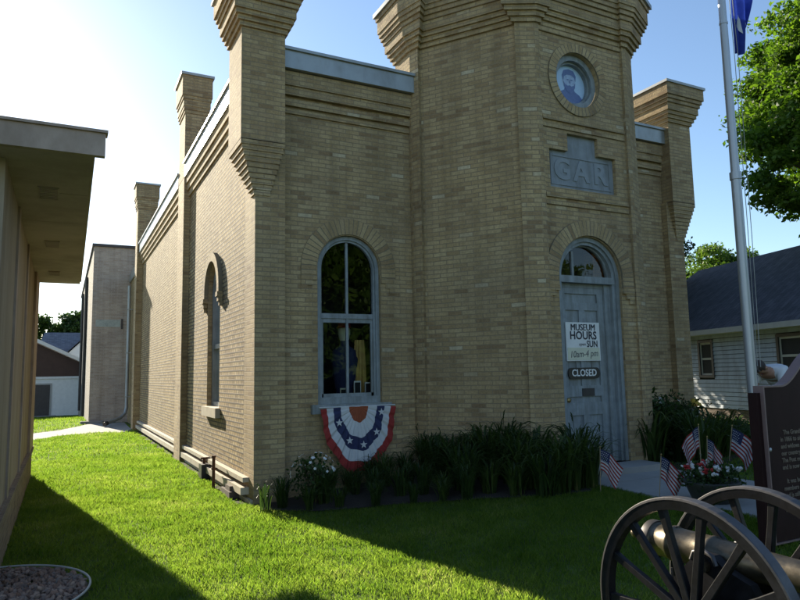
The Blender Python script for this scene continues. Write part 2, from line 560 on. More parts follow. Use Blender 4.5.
def gh(x, y):
    """height of the ground"""
    z = 0.2*sstep((x-0.2)/2.6)
    z -= 0.2*sstep((x-9)/5)
    if y > 20: z -= 0.4*sstep((y-20)/12)
    return z

# ------------------------------------------------------------------ ground
def build_ground():
    xs = sorted(set([-600,-300,-150,-80,-50,-30,-20,-14,-10,-7,-5] + [round(-4+0.25*i, 3) for i in range(57)] + [10.5,11,12,13,14,15,17,20,25,30,40,60,100,200,400,700]))
    ys = sorted(set([-600,-300,-150,-80,-50,-30,-20,-14,-11,-9] + [round(-8+0.5*i, 3) for i in range(33)] + [9,10,11,12,14,16,18,20,22,24,26,28,30,32,34,38,45,60,100,200,400,800]))
    mb = MB()
    mb.grid([[(x, y, gh(x, y)) for x in xs] for y in ys], 0, True)
    o = mb.build('ground', M['lawn'], uv=False)
    o['kind'] = 'structure'
    o['label'] = 'green lawn around the brick museum'
build_ground()

WALK = [(3.35,-14),(4.95,-14),(4.95,-1.9),(4.95,-1.25),(3.45,-1.25),(3.38,-1.7)]
def sheet(name, poly, z, mat, thick=0.05):
    """flat slab whose top lies z above the ground"""
    mb = MB()
    base = [(x, y, gh(x, y)) for x, y in poly]
    top = [(x, y, h+z) for x, y, h in base]
    mb.face(top)
    n = len(poly)
    for i in range(n):
        a, b = top[i], top[(i+1) % n]
        mb.face([(a[0],a[1],a[2]-thick),(b[0],b[1],b[2]-thick), b, a])
    o = mb.build(name, mat)
    o['kind'] = 'structure'
    return o
# the front walk, cast as slabs with joints
wk = MB()
yy = -14.0
while yy < -1.3:
    y1 = min(yy+1.18, -1.25)
    wk.box((3.35, yy, 0.12), (4.95, y1-0.012, 0.222))
    yy += 1.19
o = bevel(wk.build('walkway', M['concrete']), 0.006)
o['kind'] = 'structure'
PATH = [(-14,11.3),(-2.65,11.44),(-2.04,12.64),(-1.02,13.1),(-0.54,12.6),(-0.16,13.2),(-0.06,17.3),(-1.2,17.3),(-1.41,16.56),(-2.05,14.9),(-2.74,13.98),(-14,13.6)]
sheet('side_path', PATH, 0.012, M['concrete'])
# earth of the flower beds
BED = [(0.0,-0.36),(0.5,-0.8),(1.2,-1.2),(1.9,-1.8),(2.5,-2.3),(3.0,-2.35),(3.33,-2.1),(3.33,-1.2),(3.0,-0.9),(2.2,0.2),(0.3,0.2),(0.0,0.0)]
SOIL = [(0.05,0.1)] + [(-0.13-0.07*math.sin(k*1.9)-0.05*math.sin(k*4.3+1), 0.1+0.35*k) for k in range(37)] + [(0.05,12.7)]
SOIL = list(reversed(SOIL))
def patch(name, poly, z):
    bm = bmesh.new()
    vs = [bm.verts.new((x, y, 0)) for x, y in poly]
    bm.faces.new(vs)
    bmesh.ops.triangulate(bm, faces=bm.faces[:])
    bmesh.ops.subdivide_edges(bm, edges=bm.edges[:], cuts=4, use_grid_fill=True)
    bmesh.ops.triangulate(bm, faces=bm.faces[:])
    for v in bm.verts: v.co.z = gh(v.co.x, v.co.y)+z
    me = bpy.data.meshes.new(name); bm.to_mesh(me); bm.free()
    me.materials.append(M['soil'])
    o = bpy.data.objects.new(name, me); COL.objects.link(o)
    o['kind'] = 'structure'
    return o
patch('bed_soil', BED, 0.02)
patch('bare_soil', SOIL, 0.012)
RBED = [(4.98,-2.0),(5.6,-2.0),(6.6,-1.5),(8.6,-0.6),(8.6,0.4),(6.2,0.4),(5.7,-0.5),(4.98,-1.0)]
patch('bed_soil_right', RBED, 0.02).name = 'bed_soil.001'

# ------------------------------------------------------------------ museum
MUS = thing('museum_building', 'cream brick hall with corbelled turrets, arched door and round portrait window', 'museum')
WID = 7.66          # facade width
CX = 4.18           # tower axis
BY = 0.12           # bay wall plane
FY = -1.33          # tower front wall plane

class Wall:
    """local wall frame: u along the wall, z up, d into the wall"""
    def __init__(s, o, t, n):
        s.o, s.t, s.n = Vector(o), Vector(t), Vector(n)
    def __call__(s, u, z, d=0.0):
        p = s.o + s.t*u + s.n*d
        return (p.x, p.y, z)

def arch_profile(cu, hw, zs, n=28):
    return [(cu+hw*math.cos(PI-PI*i/n), zs+hw*math.sin(PI*i/n)) for i in range(n+1)]

def arch_hole(mb, W, u0, u1, z0, z1, cu, hw, zb, zs, depth, mi=0, rev_mi=0):
    """wall u0..u1 x z0..z1 with a round-arched opening and its reveal"""
    q = lambda a, b, c, d: mb.face([W(*a), W(*b), W(*c), W(*d)], mi)
    ar = arch_profile(cu, hw, zs)
    if cu-hw > u0: q((u0,z0),(cu-hw,z0),(cu-hw,z1),(u0,z1))
    if cu+hw < u1: q((cu+hw,z0),(u1,z0),(u1,z1),(cu+hw,z1))
    if zb > z0: q((cu-hw,z0),(cu+hw,z0),(cu+hw,zb),(cu-hw,zb))
    for a, b in zip(ar[:-1], ar[1:]):
        q((a[0],a[1]),(b[0],b[1]),(b[0],z1),(a[0],z1))
    loop = [(cu-hw,zb)] + ar + [(cu+hw,zb)]
    for a, b in zip(loop, loop[1:]+loop[:1]):
        mb.face([W(a[0],a[1],0),W(a[0],a[1],depth),W(b[0],b[1],depth),W(b[0],b[1],0)], rev_mi)

def round_hole(mb, W, u0, u1, z0, z1, cu, cz, r, depth, mi=0, n=40):
    q = lambda a, b, c, d: mb.face([W(*a), W(*b), W(*c), W(*d)], mi)
    q((u0,z0),(cu-r,z0),(cu-r,z1),(u0,z1)); q((cu+r,z0),(u1,z0),(u1,z1),(cu+r,z1))
    for i in range(n):
        a0 = PI-PI*i/n; a1 = PI-PI*(i+1)/n
        p, s = (cu+r*math.cos(a0), r*math.sin(a0)), (cu+r*math.cos(a1), r*math.sin(a1))
        q((p[0],cz+p[1]),(s[0],cz+s[1]),(s[0],z1),(p[0],z1))
        q((p[0],z0),(s[0],z0),(s[0],cz-s[1]),(p[0],cz-p[1]))
    for i in range(2*n):
        a0, a1 = PI*i/n, PI*(i+1)/n
        mb.face([W(cu+r*math.cos(a0),cz+r*math.sin(a0),0),W(cu+r*math.cos(a1),cz+r*math.sin(a1),0),
                 W(cu+r*math.cos(a1),cz+r*math.sin(a1),depth),W(cu+r*math.cos(a0),cz+r*math.sin(a0),depth)], mi)

def arch_ring(mb, W, cu, r0, r1, zs, zb, d0, d1, mi=0, n=28, leg=True):
    """proud or recessed arch band between radii r0..r1, with straight legs down to zb; d0 front depth, d1 back depth"""
    inn = ([(cu-r0,zb)] if leg else []) + arch_profile(cu, r0, zs, n) + ([(cu+r0,zb)] if leg else [])
    out = ([(cu-r1,zb)] if leg else []) + arch_profile(cu, r1, zs, n) + ([(cu+r1,zb)] if leg else [])
    for i in range(len(inn)-1):
        a, b, c, d = inn[i], inn[i+1], out[i+1], out[i]
        mb.face([W(*a,d0),W(*b,d0),W(*c,d0),W(*d,d0)], mi)
        mb.face([W(*a,d1),W(*b,d1),W(*b,d0),W(*a,d0)], mi)
        mb.face([W(*d,d0),W(*c,d0),W(*c,d1),W(*d,d1)], mi)
    for e in (0, -1):
        a, d = inn[e], out[e]
        mb.face([W(*a,d0),W(*d,d0),W(*d,d1),W(*a,d1)], mi)

def wbox(mb, W, u0, u1, z0, z1, d0, d1, mi=0):
    """box in wall space (d0 nearest the viewer)"""
    c = [W(u,z,d) for d in (d0,d1) for z in (z0,z1) for u in (u0,u1)]
    for q in ((0,1,3,2),(4,6,7,5),(0,4,5,1),(2,3,7,6),(0,2,6,4),(1,5,7,3)):
        mb.face([c[i] for i in q], mi)

BAY = Wall((0, BY, 0), (1,0,0), (0,1,0))
SIDE = Wall((0, 0, 0), (0,1,0), (1,0,0))       # u = Y
TWR = Wall((0, FY, 0), (1,0,0), (0,1,0))

# --- main brick shell
mb = MB()
ZT = 5.42
WCX, WHW, WZB, WZS = 1.30, 0.45, 1.13, 2.90            # front window
arch_hole(mb, BAY, 0.3, 2.7, -0.3, ZT, WCX, WHW, WZB, WZS, 0.14)
mb.face([BAY(5.6,-0.3), BAY(7.45,-0.3), BAY(7.45,ZT), BAY(5.6,ZT)])
SWC, SHW, SZB, SZS = 2.42, 0.46, 1.06, 2.82            # side window
arch_hole(mb, SIDE, 0.49, 12.95, -0.3, ZT, SWC, SHW, SZB, SZS, 0.16, 1, 0)
# far wall and right wall
mb.face([(WID,0.1,-0.3),(WID,12.95,-0.3),(WID,12.95,ZT),(WID,0.1,ZT)])
mb.face([(0,12.95,-0.3),(WID,12.95,-0.3),(WID,12.95,ZT),(0,12.95,ZT)])
# rear section, set a little in
mb.box((0.06, 12.96, -0.3), (WID-0.06, 19.0, 5.0))
# projecting brick courses under the coping: front bays and side
for (z0, z1, o) in ((5.26,5.45,0.085),(5.14,5.26,0.06),(5.00,5.09,0.045),(4.90,4.96,0.025)):
    mb.box((0.36, BY-o, z0), (2.5, BY+0.05, z1))
    mb.box((5.8, BY-o, z0), (7.32, BY+0.05, z1))
for (z0, z1, o) in ((5.15,5.27,0.09),(5.03,5.15,0.06),(4.92,5.03,0.03)):
    mb.box((-o, 0.52, z0), (0.05, 12.9, z1))
shell = mb.build('wall', [M['brick'], M['common_brick']], MUS)

# --- roof deck hidden behind the parapets
mb = MB()
mb.box((0.02, BY+0.02, 5.20), (WID-0.02, 12.9, 5.24))
mb.build('roof', M['roof_flat'], MUS)

# --- coping
def coping(a, b, lip):
    mb = MB()
    mb.box(a, b)
    if lip: mb.box((a[0]-0.03*(lip == 'x'), a[1]-0.03*(lip == 'y'), b[2]-0.001), (b[0]+0.03*(lip == 'x'), b[1]+0.03*(lip == 'y'), b[2]+0.038))
    bevel(mb.build('coping', M['coping'], MUS), 0.006)
coping((0.345, BY-0.15, 5.46), (2.27, BY+0.30, 5.70), 'y')
coping((6.0, BY-0.15, 5.46), (7.32, BY+0.30, 5.70), 'y')
coping((-0.12, 0.60, 5.275), (0.30, 4.70, 5.53), 'x')
coping((-0.12, 5.46, 5.275), (0.30, 12.95, 5.53), 'x')
coping((0.0, 13.6, 4.98), (0.35, 19.0, 5.28), '')

# --- corner piers with their corbelled turrets
def corner_pier(mirror):
    X = (lambda x: WID-x) if mirror else (lambda x: x)
    mb = MB()
    def bx(x0, x1, y0, y1, z0, z1): mb.box((X(x0), y0, z0), (X(x1), y1, z1))
    bx(0.0, 0.38, 0.0, 0.49, -0.3, 4.40)
    n = 10
    for i in range(n):
        f = (i+1)/n
        bx(-0.21*f, 0.17+0.175*f, -0.12*f, 0.12+0.43*f, 3.735+0.0665*i, 3.735+0.0665*(i+1)-0.002*(i < n-1))
    bx(-0.21, 0.345, -0.12, 0.56, 4.39, 5.85)
    z = 5.83
    prof = [(0.03,.062),(0.06,.062),(0.09,.062),(0.115,.125),(0.14,.062),(0.165,.062),(0.19,.20)]
    for o, h in prof:
        bx(-0.21-o, 0.345+o, -0.12-o, 0.56+o*0.6, z, z+h+0.001)
        z += h
    p = mb.build('corner_turret', M['brick'], MUS)
    c = MB()
    c.box((X(-0.43), -0.335, z+0.001), (X(0.56), 0.70, z+0.045))
    bevel(c.build('turret_cap', M['cap'], p), 0.005)
    return p
corner_pier(False)
corner_pier(True)

# --- pilasters with the chimneys they carry, on the west side
def chimney(y0, y1, p, xr, ztop, name='chimney'):
    mb = MB()
    mb.box((-p, y0, -0.3), (0.03, y1, 5.30))
    mb.box((-p, y0, 5.29), (xr, y1, ztop-0.75))
    z = ztop-0.76
    for o, h in ((0.015,.067),(0.03,.067),(0.04,.134),(0.055,.067),(0.07,.40)):
        mb.box((-p-o, y0-o, z), (xr+o, y1+o, z+h+0.001)); z += h
    c = mb.build(name, M['brick'], MUS)
    k = MB(); k.box((-p-0.10, y0-0.10, z+0.002), (xr+0.10, y1+0.10, z+0.05))
    bevel(k.build('chimney_cap', M['cap'], c), 0.005)
chimney(4.74, 5.42, 0.115, 0.31, 7.32)
chimney(13.0, 13.55, 0.17, 0.36, 7.42)

# --- stone base courses along the west wall
for (y0, y1) in ((0.22, 2.35), (2.62, 4.735), (5.425, 12.9)):
    for (p, z0, z1) in ((0.075, 0.245, 0.30), (0.10, 0.10, 0.185)):
        mb = MB(); mb.box((-p, y0, z0), (0.03, y1, z1))
        bevel(mb.build('base_course', M['stone'], MUS), 0.008)
mb = MB(); mb.box((-0.035, 0.03, -0.2), (0.02, 4.735, 0.06))
mb.build('footing', M['stone'], MUS)

# --- tower
def mirror_pts(pts): return [(2*CX-x, y) for x, y in reversed(pts)]
half = [(2.24,0.50),(2.24,0.05),(2.285,-0.11),(2.341,-0.068),(3.168,-1.214),(3.12,-1.25),(3.36,-1.37),(3.43,-1.37),(3.43,FY)]
right = mirror_pts(half)
TP = half + right                                     # counter-clockwise seen from above
def offset_poly(poly, d):
    n = len(poly); out = []
    for i in range(n):
        p0, p1, p2 = Vector(poly[i-1]), Vector(poly[i]), Vector(poly[(i+1) % n])
        e0, e1 = (p1-p0).normalized(), (p2-p1).normalized()
        n0, n1 = Vector((e0.y,-e0.x)), Vector((e1.y,-e1.x))
        b = n0+n1
        out.append(tuple(p1 + b*(d/max(0.35, 1+n0.dot(n1)))))
    return out
mb = MB()
for a, b in list(zip(half[:-1], half[1:])) + list(zip(right[:-1], right[1:])):
    mb.face([(a[0],a[1],-0.3),(b[0],b[1],-0.3),(b[0],b[1],6.12),(a[0],a[1],6.12)])
# front panel in three lifts: door, plaque, round window
U0, U1 = 3.43, 2*CX-3.43
DCX, DHW, DZS = 4.15, 0.545, 2.725
arch_hole(mb, TWR, U0, U1, -0.3, 3.70, DCX, DHW, 0.30, DZS, 0.13)
# plaque recess (stepped outline)
PX = [3.545, 3.865, 4.405, 4.72]; PZ = [3.90, 4.42, 4.665]
q = lambda u0,u1,z0,z1: mb.face([TWR(u0,z0),TWR(u1,z0),TWR(u1,z1),TWR(u0,z1)])
Z3, Z4 = 3.70, 4.90
q(U0,PX[0],Z3,Z4); q(PX[3],U1,Z3,Z4); q(PX[0],PX[3],Z3,PZ[0])
q(PX[0],PX[1],PZ[1],Z4); q(PX[2],PX[3],PZ[1],Z4); q(PX[1],PX[2],PZ[2],Z4)
out = [(PX[0],PZ[0]),(PX[3],PZ[0]),(PX[3],PZ[1]),(PX[2],PZ[1]),(PX[2],PZ[2]),(PX[1],PZ[2]),(PX[1],PZ[1]),(PX[0],PZ[1])]
for a, b in zip(out, out[1:]+out[:1]):
    mb.face([TWR(*a,0),TWR(*b,0),TWR(*b,0.06),TWR(*a,0.06)])
RCX, RCZ, RR = 4.10, 5.45, 0.385
round_hole(mb, TWR, U0, U1, Z4, 6.12, RCX, RCZ, RR, 0.22)
# belt courses on the front
for z in (3.755, 4.805):
    wbox(mb, TWR, U0+0.02, U1-0.02, z, z+0.055, -0.028, 0.02)
    wbox(mb, TWR, U0+0.02, U1-0.02, z-0.10, z-0.055, -0.02, 0.02)
# first corbel course inside the front panel and the chamfers
wbox(mb, TWR, U0+0.01, U1-0.01, 6.03, 6.125, -0.022, 0.02)
# corbel table
z = 6.10
for o, h in ((0.03,.066),(0.06,.066),(0.09,.066),(0.115,.135),(0.135,.066),(0.16,.066),(0.18,.066),(0.195,.20),(0.215,.066)):
    mb.prism(offset_poly(TP, o), z, z+h+0.001); z += h
tower = mb.build('tower', M['brick'], MUS)
mb = MB(); mb.prism(offset_poly(TP, 0.245), z+0.002, z+0.07)
mb.build('tower_coping', M['coping'], tower)

# arch bands of rowlock brick with corbelled stops
def ring_uv(o, cu, zs, rmid, ra, rb):
    """lay bricks radially: u around the arch, v across it"""
    me = o.data; lay = me.uv_layers[0].data
    for p in me.polygons:
        for li, vi in zip(p.loop_indices, p.vertices):
            co = me.vertices[vi].co
            x = (co.x if abs(o['ax']-0) < .5 else co.y) - cu; zz = co.z - zs
            if zz >= 0:
                a = math.atan2(zz, x); lay[li].uv = (a*rmid, 0.004+0.2075*(math.hypot(x, zz)-ra)/(rb-ra))
            else:
                lay[li].uv = (zz if x > 0 else PI*rmid-zz, 0.004+0.2075*(abs(x)-ra)/(rb-ra))
def arch_band(W, cu, r0, r1, zs, zb, proud, ax, parent, stops=True):
    mb = MB()
    arch_ring(mb, W, cu, r0, r1, zs, zb, -proud, 0.04)
    o = mb.build('brick_arch', M['rowlock'], parent)
    o['ax'] = ax
    ring_uv(o, cu, zs, (r0+r1)/2, r0, r1)
    del o['ax']
    if stops:
        for sg in (-1, 1):
            s = MB()
            for k, (ww, hh) in enumerate(((1.0,.066),(0.72,.066),(0.42,.066))):
                wd = (r1-r0)*ww; a = cu+sg*(r1-wd); b = cu+sg*r1
                wbox(s, W, min(a,b), max(a,b), zb-0.003-0.070*(k+1), zb-0.003-0.070*k, -proud*(1.25-0.25*k), 0.03)
            s.build('arch_stop', M['brick'], o)
arch_band(BAY, WCX, WHW+0.012, WHW+0.225, WZS, 2.80, 0.012, 0, shell)
arch_band(SIDE, SWC, SHW+0.012, SHW+0.15, SZS, 2.76, 0.062, 1, shell)
arch_band(TWR, DCX, DHW+0.012, DHW+0.215, DZS, 2.60, 0.03, 0, tower)
mb = MB()
r0, r1 = RR+0.004, RR+0.13
n = 48
for i in range(n):
    a0, a1 = 2*PI*i/n, 2*PI*(i+1)/n
    p = lambda r, a, d: TWR(RCX+r*math.cos(a), RCZ+r*math.sin(a), d)
    mb.face([p(r0,a0,-.02),p(r1,a0,-.02),p(r1,a1,-.02),p(r0,a1,-.02)])
    mb.face([p(r1,a0,-.02),p(r1,a0,.03),p(r1,a1,.03),p(r1,a1,-.02)])
    mb.face([p(r0,a1,-.02),p(r0,a1,.03),p(r0,a0,.03),p(r0,a0,-.02)])
o = mb.build('brick_ring', M['rowlock'], tower)
me = o.data; lay = me.uv_layers[0].data
for pgn in me.polygons:
    cx_ = sum(me.vertices[i].co.x for i in pgn.vertices)/len(pgn.vertices)
    cz_ = sum(me.vertices[i].co.z for i in pgn.vertices)/len(pgn.vertices)
    ac = math.atan2(cz_-RCZ, cx_-RCX)
    for li, vi in zip(pgn.loop_indices, pgn.vertices):
        co = me.vertices[vi].co
        a = math.atan2(co.z-RCZ, co.x-RCX)
        while a-ac > PI: a -= 2*PI
        while a-ac < -PI: a += 2*PI
        lay[li].uv = (a*0.44, 0.004+0.2075*(math.hypot(co.x-RCX, co.z-RCZ)-r0)/(r1-r0))

# --- front arched window: frame, sashes, panes, sill
def frame_arch(mb, W, cu, hw, zb, zs, wd, d0, d1):
    arch_ring(mb, W, cu, hw-wd, hw, zs, zb, d0, d1)
win = MB()
frame_arch(win, BAY, WCX, WHW-0.002, WZB, WZS, 0.05, 0.05, 0.13)
frame_arch(win, BAY, WCX, WHW-0.045, WZB, WZS, 0.035, 0.075, 0.13)
wbox(win, BAY, WCX-WHW+.004, WCX+WHW-.004, WZB+.002, WZB+0.09, 0.045, 0.13)
fw = bevel(win.build('arched_window', M['paint'], MUS), 0.005)
sash = MB()
ri = WHW-0.075
wbox(sash, BAY, WCX-ri, WCX+ri, 2.245, 2.31, 0.088, 0.135)
wbox(sash, BAY, WCX-ri, WCX+ri, 2.19, 2.245, 0.105, 0.135)
wbox(sash, BAY, WCX-0.017, WCX+0.017, 1.22, WZS+ri-0.005, 0.097, 0.132)
wbox(sash, BAY, WCX-ri, WCX-ri+0.035, 1.22, 2.2, 0.10, 0.13)
wbox(sash, BAY, WCX+ri-0.035, WCX+ri, 1.22, 2.2, 0.10, 0.13)
wbox(sash, BAY, WCX-ri, WCX+ri, 1.215, 1.265, 0.10, 0.13)
bevel(sash.build('sash_bars', M['paint'], fw), 0.003)
def arch_pane(W, cu, hw, zb, zs, d, parent, name='pane'):
    mb = MB()
    mb.face([W(u,z,d) for u,z in [(cu-hw,zb),(cu+hw,zb)] + list(reversed(arch_profile(cu,hw,zs)))])
    return mb.build(name, M['glass'], parent)
arch_pane(BAY, WCX, ri+0.01, 1.22, WZS, 0.118, fw)
mb = MB()
wbox(mb, BAY, WCX-0.55, WCX+0.56, 1.02, WZB+0.004, -0.07, 0.10)
bevel(mb.build('window_sill', M['paint'], fw), 0.006)
# room behind the window
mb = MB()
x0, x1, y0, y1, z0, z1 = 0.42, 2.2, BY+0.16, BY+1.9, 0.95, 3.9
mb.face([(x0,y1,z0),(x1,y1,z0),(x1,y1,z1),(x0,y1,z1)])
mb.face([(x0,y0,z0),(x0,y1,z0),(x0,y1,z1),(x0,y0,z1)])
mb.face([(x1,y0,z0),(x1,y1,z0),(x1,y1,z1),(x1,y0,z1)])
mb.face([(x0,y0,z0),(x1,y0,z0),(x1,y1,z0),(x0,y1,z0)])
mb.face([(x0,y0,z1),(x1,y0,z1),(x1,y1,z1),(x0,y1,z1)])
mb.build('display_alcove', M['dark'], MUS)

# --- side window
win = MB()
frame_arch(win, SIDE, SWC, SHW-0.002, SZB, SZS, 0.05, 0.07, 0.15)
wbox(win, SIDE, SWC-SHW+.004, SWC+SHW-.004, 1.95, 2.02, 0.09, 0.15)
wbox(win, SIDE, SWC-SHW+.004, SWC+SHW-.004, SZB+.002, SZB+0.07, 0.08, 0.15)
sw = win.build('arched_window', M['paint'], MUS)
arch_pane(SIDE, SWC, SHW-0.04, SZB+0.02, SZS, 0.13, sw)
mb = MB(); wbox(mb, SIDE, SWC-0.53, SWC+0.53, SZB-0.14, SZB+0.002, -0.07, 0.12)
bevel(mb.build('window_sill', M['stone'], sw), 0.006)
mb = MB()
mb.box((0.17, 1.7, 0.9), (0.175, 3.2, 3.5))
mb.build('dark_backplane', M['dark'], sw)  # near-black sheet behind the glass, in place of the unlit room

# --- door, casing, transom
cas = MB()
frame_arch(cas, TWR, DCX, DHW-0.002, 0.302, DZS, 0.055, 0.035, 0.16)
arch_ring(cas, TWR, DCX, DHW-0.10, DHW-0.05, DZS, 0.302, 0.065, 0.19)
wbox(cas, TWR, DCX-DHW+.01, DCX+DHW-.01, 2.655, 2.745, 0.055, 0.20)
bevel(cas.build('door_casing', M['paint'], MUS), 0.006)
door = MB()
DX0, DX1, DZ0, DZ1, DD = DCX-0.435, DCX+0.345, 0.34, 2.60, 0.175
wbox(door, TWR, DCX-0.45, DX0-0.002, 0.30, 2.66, 0.14, 0.21)
wbox(door, TWR, DX1+0.002, DCX+0.45, 0.30, 2.66, 0.12, 0.21)
wbox(door, TWR, DX0, DX1, DZ1+.002, 2.66, 0.15, 0.21)
wbox(door, TWR, DX0, DX1, DZ0, DZ1, DD, DD+0.045)
# stiles and rails stand proud of the panels
mid = (DX0+DX1)/2
st = 0.11
zz = [(0.34,0.56),(0.92,1.08),(1.16,1.30),(2.30,2.40),(2.52,2.60)]
for a, b in ((DX0,DX0+st),(DX1-st,DX1)): wbox(door, TWR, a, b, DZ0, DZ1, DD-0.022, DD+.01)
for a, b in zz: wbox(door, TWR, DX0+st+.001, DX1-st-.001, a, b, DD-0.0215, DD+.01)
for a, b in ((0.561,0.919),(1.301,2.299)): wbox(door, TWR, mid-0.05, mid+0.05, a, b, DD-0.021, DD+.01)
dr = bevel(door.build('door', M['paint'], MUS), 0.006)
mb = MB(); wbox(mb, TWR, mid-0.06, mid+0.15, 1.165, 1.265, DD-0.032, DD-0.02)
bevel(mb.build('mail_slot', M['dark_metal'], dr), 0.004)
mb = MB(); mb.lathe([(0,.012),(.02,.012),(.03,.03),(.055,.032),(.065,.0)], TWR(DX0+0.055, 1.12, DD-0.02), (0,-1,0), 16)
mb.build('door_knob', M['brass'], dr)
tr = MB()
arch_ring(tr, TWR, DCX, DHW-0.135, DHW-0.095, DZS+.02, DZS+.021, 0.12, 0.17, leg=False)
wbox(tr, TWR, DCX-0.2, DCX-0.165, DZS+.02, DZS+0.36, 0.13, 0.165)
to = bevel(tr.build('transom_window', M['paint'], MUS), 0.004)
mb = MB()
mb.face([TWR(u,z,0.15) for u,z in [(DCX-0.43,DZS+.02),(DCX+0.43,DZS+.02)] + list(reversed(arch_profile(DCX,0.43,DZS+.02)))])
mb.build('pane', M['glass'], to)
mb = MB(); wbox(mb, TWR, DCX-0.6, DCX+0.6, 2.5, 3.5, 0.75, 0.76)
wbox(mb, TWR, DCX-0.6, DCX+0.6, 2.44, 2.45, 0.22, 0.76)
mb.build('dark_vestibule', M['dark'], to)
# step
mb = MB(); mb.box((3.52, -1.75, 0.0), (4.86, FY+0.10, 0.30))
bevel(mb.build('door_step', M['concrete'], MUS), 0.01)

# --- plaque with the raised letters
mb = MB(); mb.face([TWR(u,z,0.058) for u,z in out])
# moulded frame and arch of the carved panel
wbox(mb, TWR, 3.60, 4.665, 3.955, 3.985, 0.048, 0.07)
wbox(mb, TWR, 3.60, 4.665, 4.345, 4.372, 0.048, 0.07)
wbox(mb, TWR, 3.60, 3.63, 3.985, 4.345, 0.048, 0.07)
wbox(mb, TWR, 4.635, 4.665, 3.985, 4.345, 0.048, 0.07)
pl = bevel(mb.build('name_plaque', M['plaque'], MUS), 0.008)
for ch, x in (('G', 3.80), ('A', 4.13), ('R', 4.47)):
    text_mesh('letter', ch, 0.40, M['plaque_letter'], pl, front_mat(x, FY+0.056, 4.165), 0.009, bold=0.010)

# --- round portrait window
mb = MB()
def ringface(mb, r0, r1, d0, d1, mi=0, n=48):
    for i in range(n):
        a0, a1 = 2*PI*i/n, 2*PI*(i+1)/n
        p = lambda r, a, d: TWR(RCX+r*math.cos(a), RCZ+r*math.sin(a), d)
        mb.face([p(r0,a0,d0),p(r1,a0,d0),p(r1,a1,d0),p(r0,a1,d0)], mi, False)
        mb.face([p(r0,a0,d1),p(r0,a0,d0),p(r0,a1,d0),p(r0,a1,d1)], mi, True)
ringface(mb, RR-0.075, RR-0.001, 0.06, 0.2)
ringface(mb, RR-0.105, RR-0.072, 0.11, 0.2)
rw = mb.build('portrait_window', M['paint'], MUS)
M['sky_paint'] = plain('pale_blue_glass', (0.42, 0.58, 0.78), 0.35, var=0.05, bstr=0)
M['navy_paint'] = plain('navy_glass_paint', (0.11, 0.16, 0.34), 0.4, var=0.15, vscale=30, bstr=0)
M['face_paint'] = plain('face_glass_paint', (0.34, 0.44, 0.62), 0.4, var=0.22, vscale=22, bstr=0)
mb = MB()
rd = RR-0.10
mb.face([TWR(RCX+rd*math.cos(2*PI*i/48), RCZ+rd*math.sin(2*PI*i/48), 0.165) for i in range(48)], 0)
def blob(pts, d, mi):
    mb.face([TWR(RCX+x*rd, RCZ+z*rd, d) for x, z in pts], mi)
def ell(cx_, cz_, rx, rz, n=24): return [(cx_+rx*math.cos(2*PI*i/n), cz_+rz*math.sin(2*PI*i/n)) for i in range(n)]
# bearded man, head and shoulders
sh = [(-0.80,-0.60),(-0.62,-0.78),(-0.3,-0.95),(0,-0.995),(0.3,-0.95),(0.62,-0.78),(0.80,-0.60),(0.62,-0.42),(0.34,-0.28),(0.24,-0.02),(-0.24,-0.02),(-0.34,-0.28),(-0.62,-0.42)]
blob(sh, 0.163, 1)
blob(ell(-0.36,0.2,0.07,0.12,12), 0.162, 2)
blob(ell(0.02,0.2,0.37,0.50), 0.1615, 2)
blob([(-0.38,0.2),(-0.44,0.45),(-0.32,0.72),(0,0.82),(0.30,0.76),(0.44,0.52),(0.40,0.22),(0.34,0.42),(0.17,0.53),(-0.12,0.52),(-0.30,0.42)], 0.160, 1)
blob([(-0.36,0.18),(-0.33,-0.1),(-0.15,-0.34),(0.03,-0.42),(0.2,-0.34),(0.36,-0.08),(0.39,0.18),(0.29,0.02),(0.14,-0.04),(0.02,0.0),(-0.1,-0.04),(-0.27,0.02)], 0.160, 1)
for x in (-0.09, 0.15): blob(ell(x,0.27,0.075,0.03,12), 0.159, 1)
blob([(0.03,0.26),(0.0,0.1),(0.08,0.1),(0.06,0.26)], 0.159, 1)
mb.build('portrait', [M['sky_paint'], M['navy_paint'], M['face_paint']], rw)

# ------------------------------------------------------------------ signs on the door
SY_ = FY+DD-0.022-0.006
sg = thing('door_sign', 'white MUSEUM HOURS sign hanging on the blue grey door', 'sign', (0,0,0))
mb = MB(); mb.box((3.80, SY_-0.012, 1.625), (4.385, SY_, 2.135))
bevel(mb.build('board', M['white_paint'], sg), 0.004)
mb = MB(); mb.box((3.815, SY_-0.0155, 1.635), (4.37, SY_-0.0125, 1.80))
mb.build('paper_strip', M['cream_card'], sg)
YT = SY_-0.0145
for dx_, dy_ in ((-0.0022, 0.0), (0.0022, -0.0008)):
    text_mesh('lettering', 'MUSEUM', 0.122, M['ink'], sg, front_mat(4.095+dx_, YT+dy_, 2.065) @ Matrix.Scale(0.90,4,(1,0,0)), 0.001)
text_mesh('lettering', 'HOURS', 0.150, M['ink'], sg, front_mat(4.095, YT, 1.957) @ Matrix.Scale(0.94,4,(1,0,0)), 0.001, bold=0.003)
text_mesh('lettering', 'SUN', 0.122, M['ink'], sg, front_mat(4.245, YT, 1.845) @ Matrix.Scale(0.82,4,(1,0,0)), 0.001, bold=0.002)
text_mesh('lettering', 'open', 0.06, M['grey_ink'], sg, front_mat(4.07, YT, 1.845), 0.001, shear=0.3)
text_mesh('lettering', '10am-4 pm', 0.125, M['grey_ink'], sg, front_mat(4.09, YT-0.003, 1.715) @ Matrix.Rotation(0.04,4,'Z') @ Matrix.Scale(0.86,4,(1,0,0)), 0.001, shear=0.22)
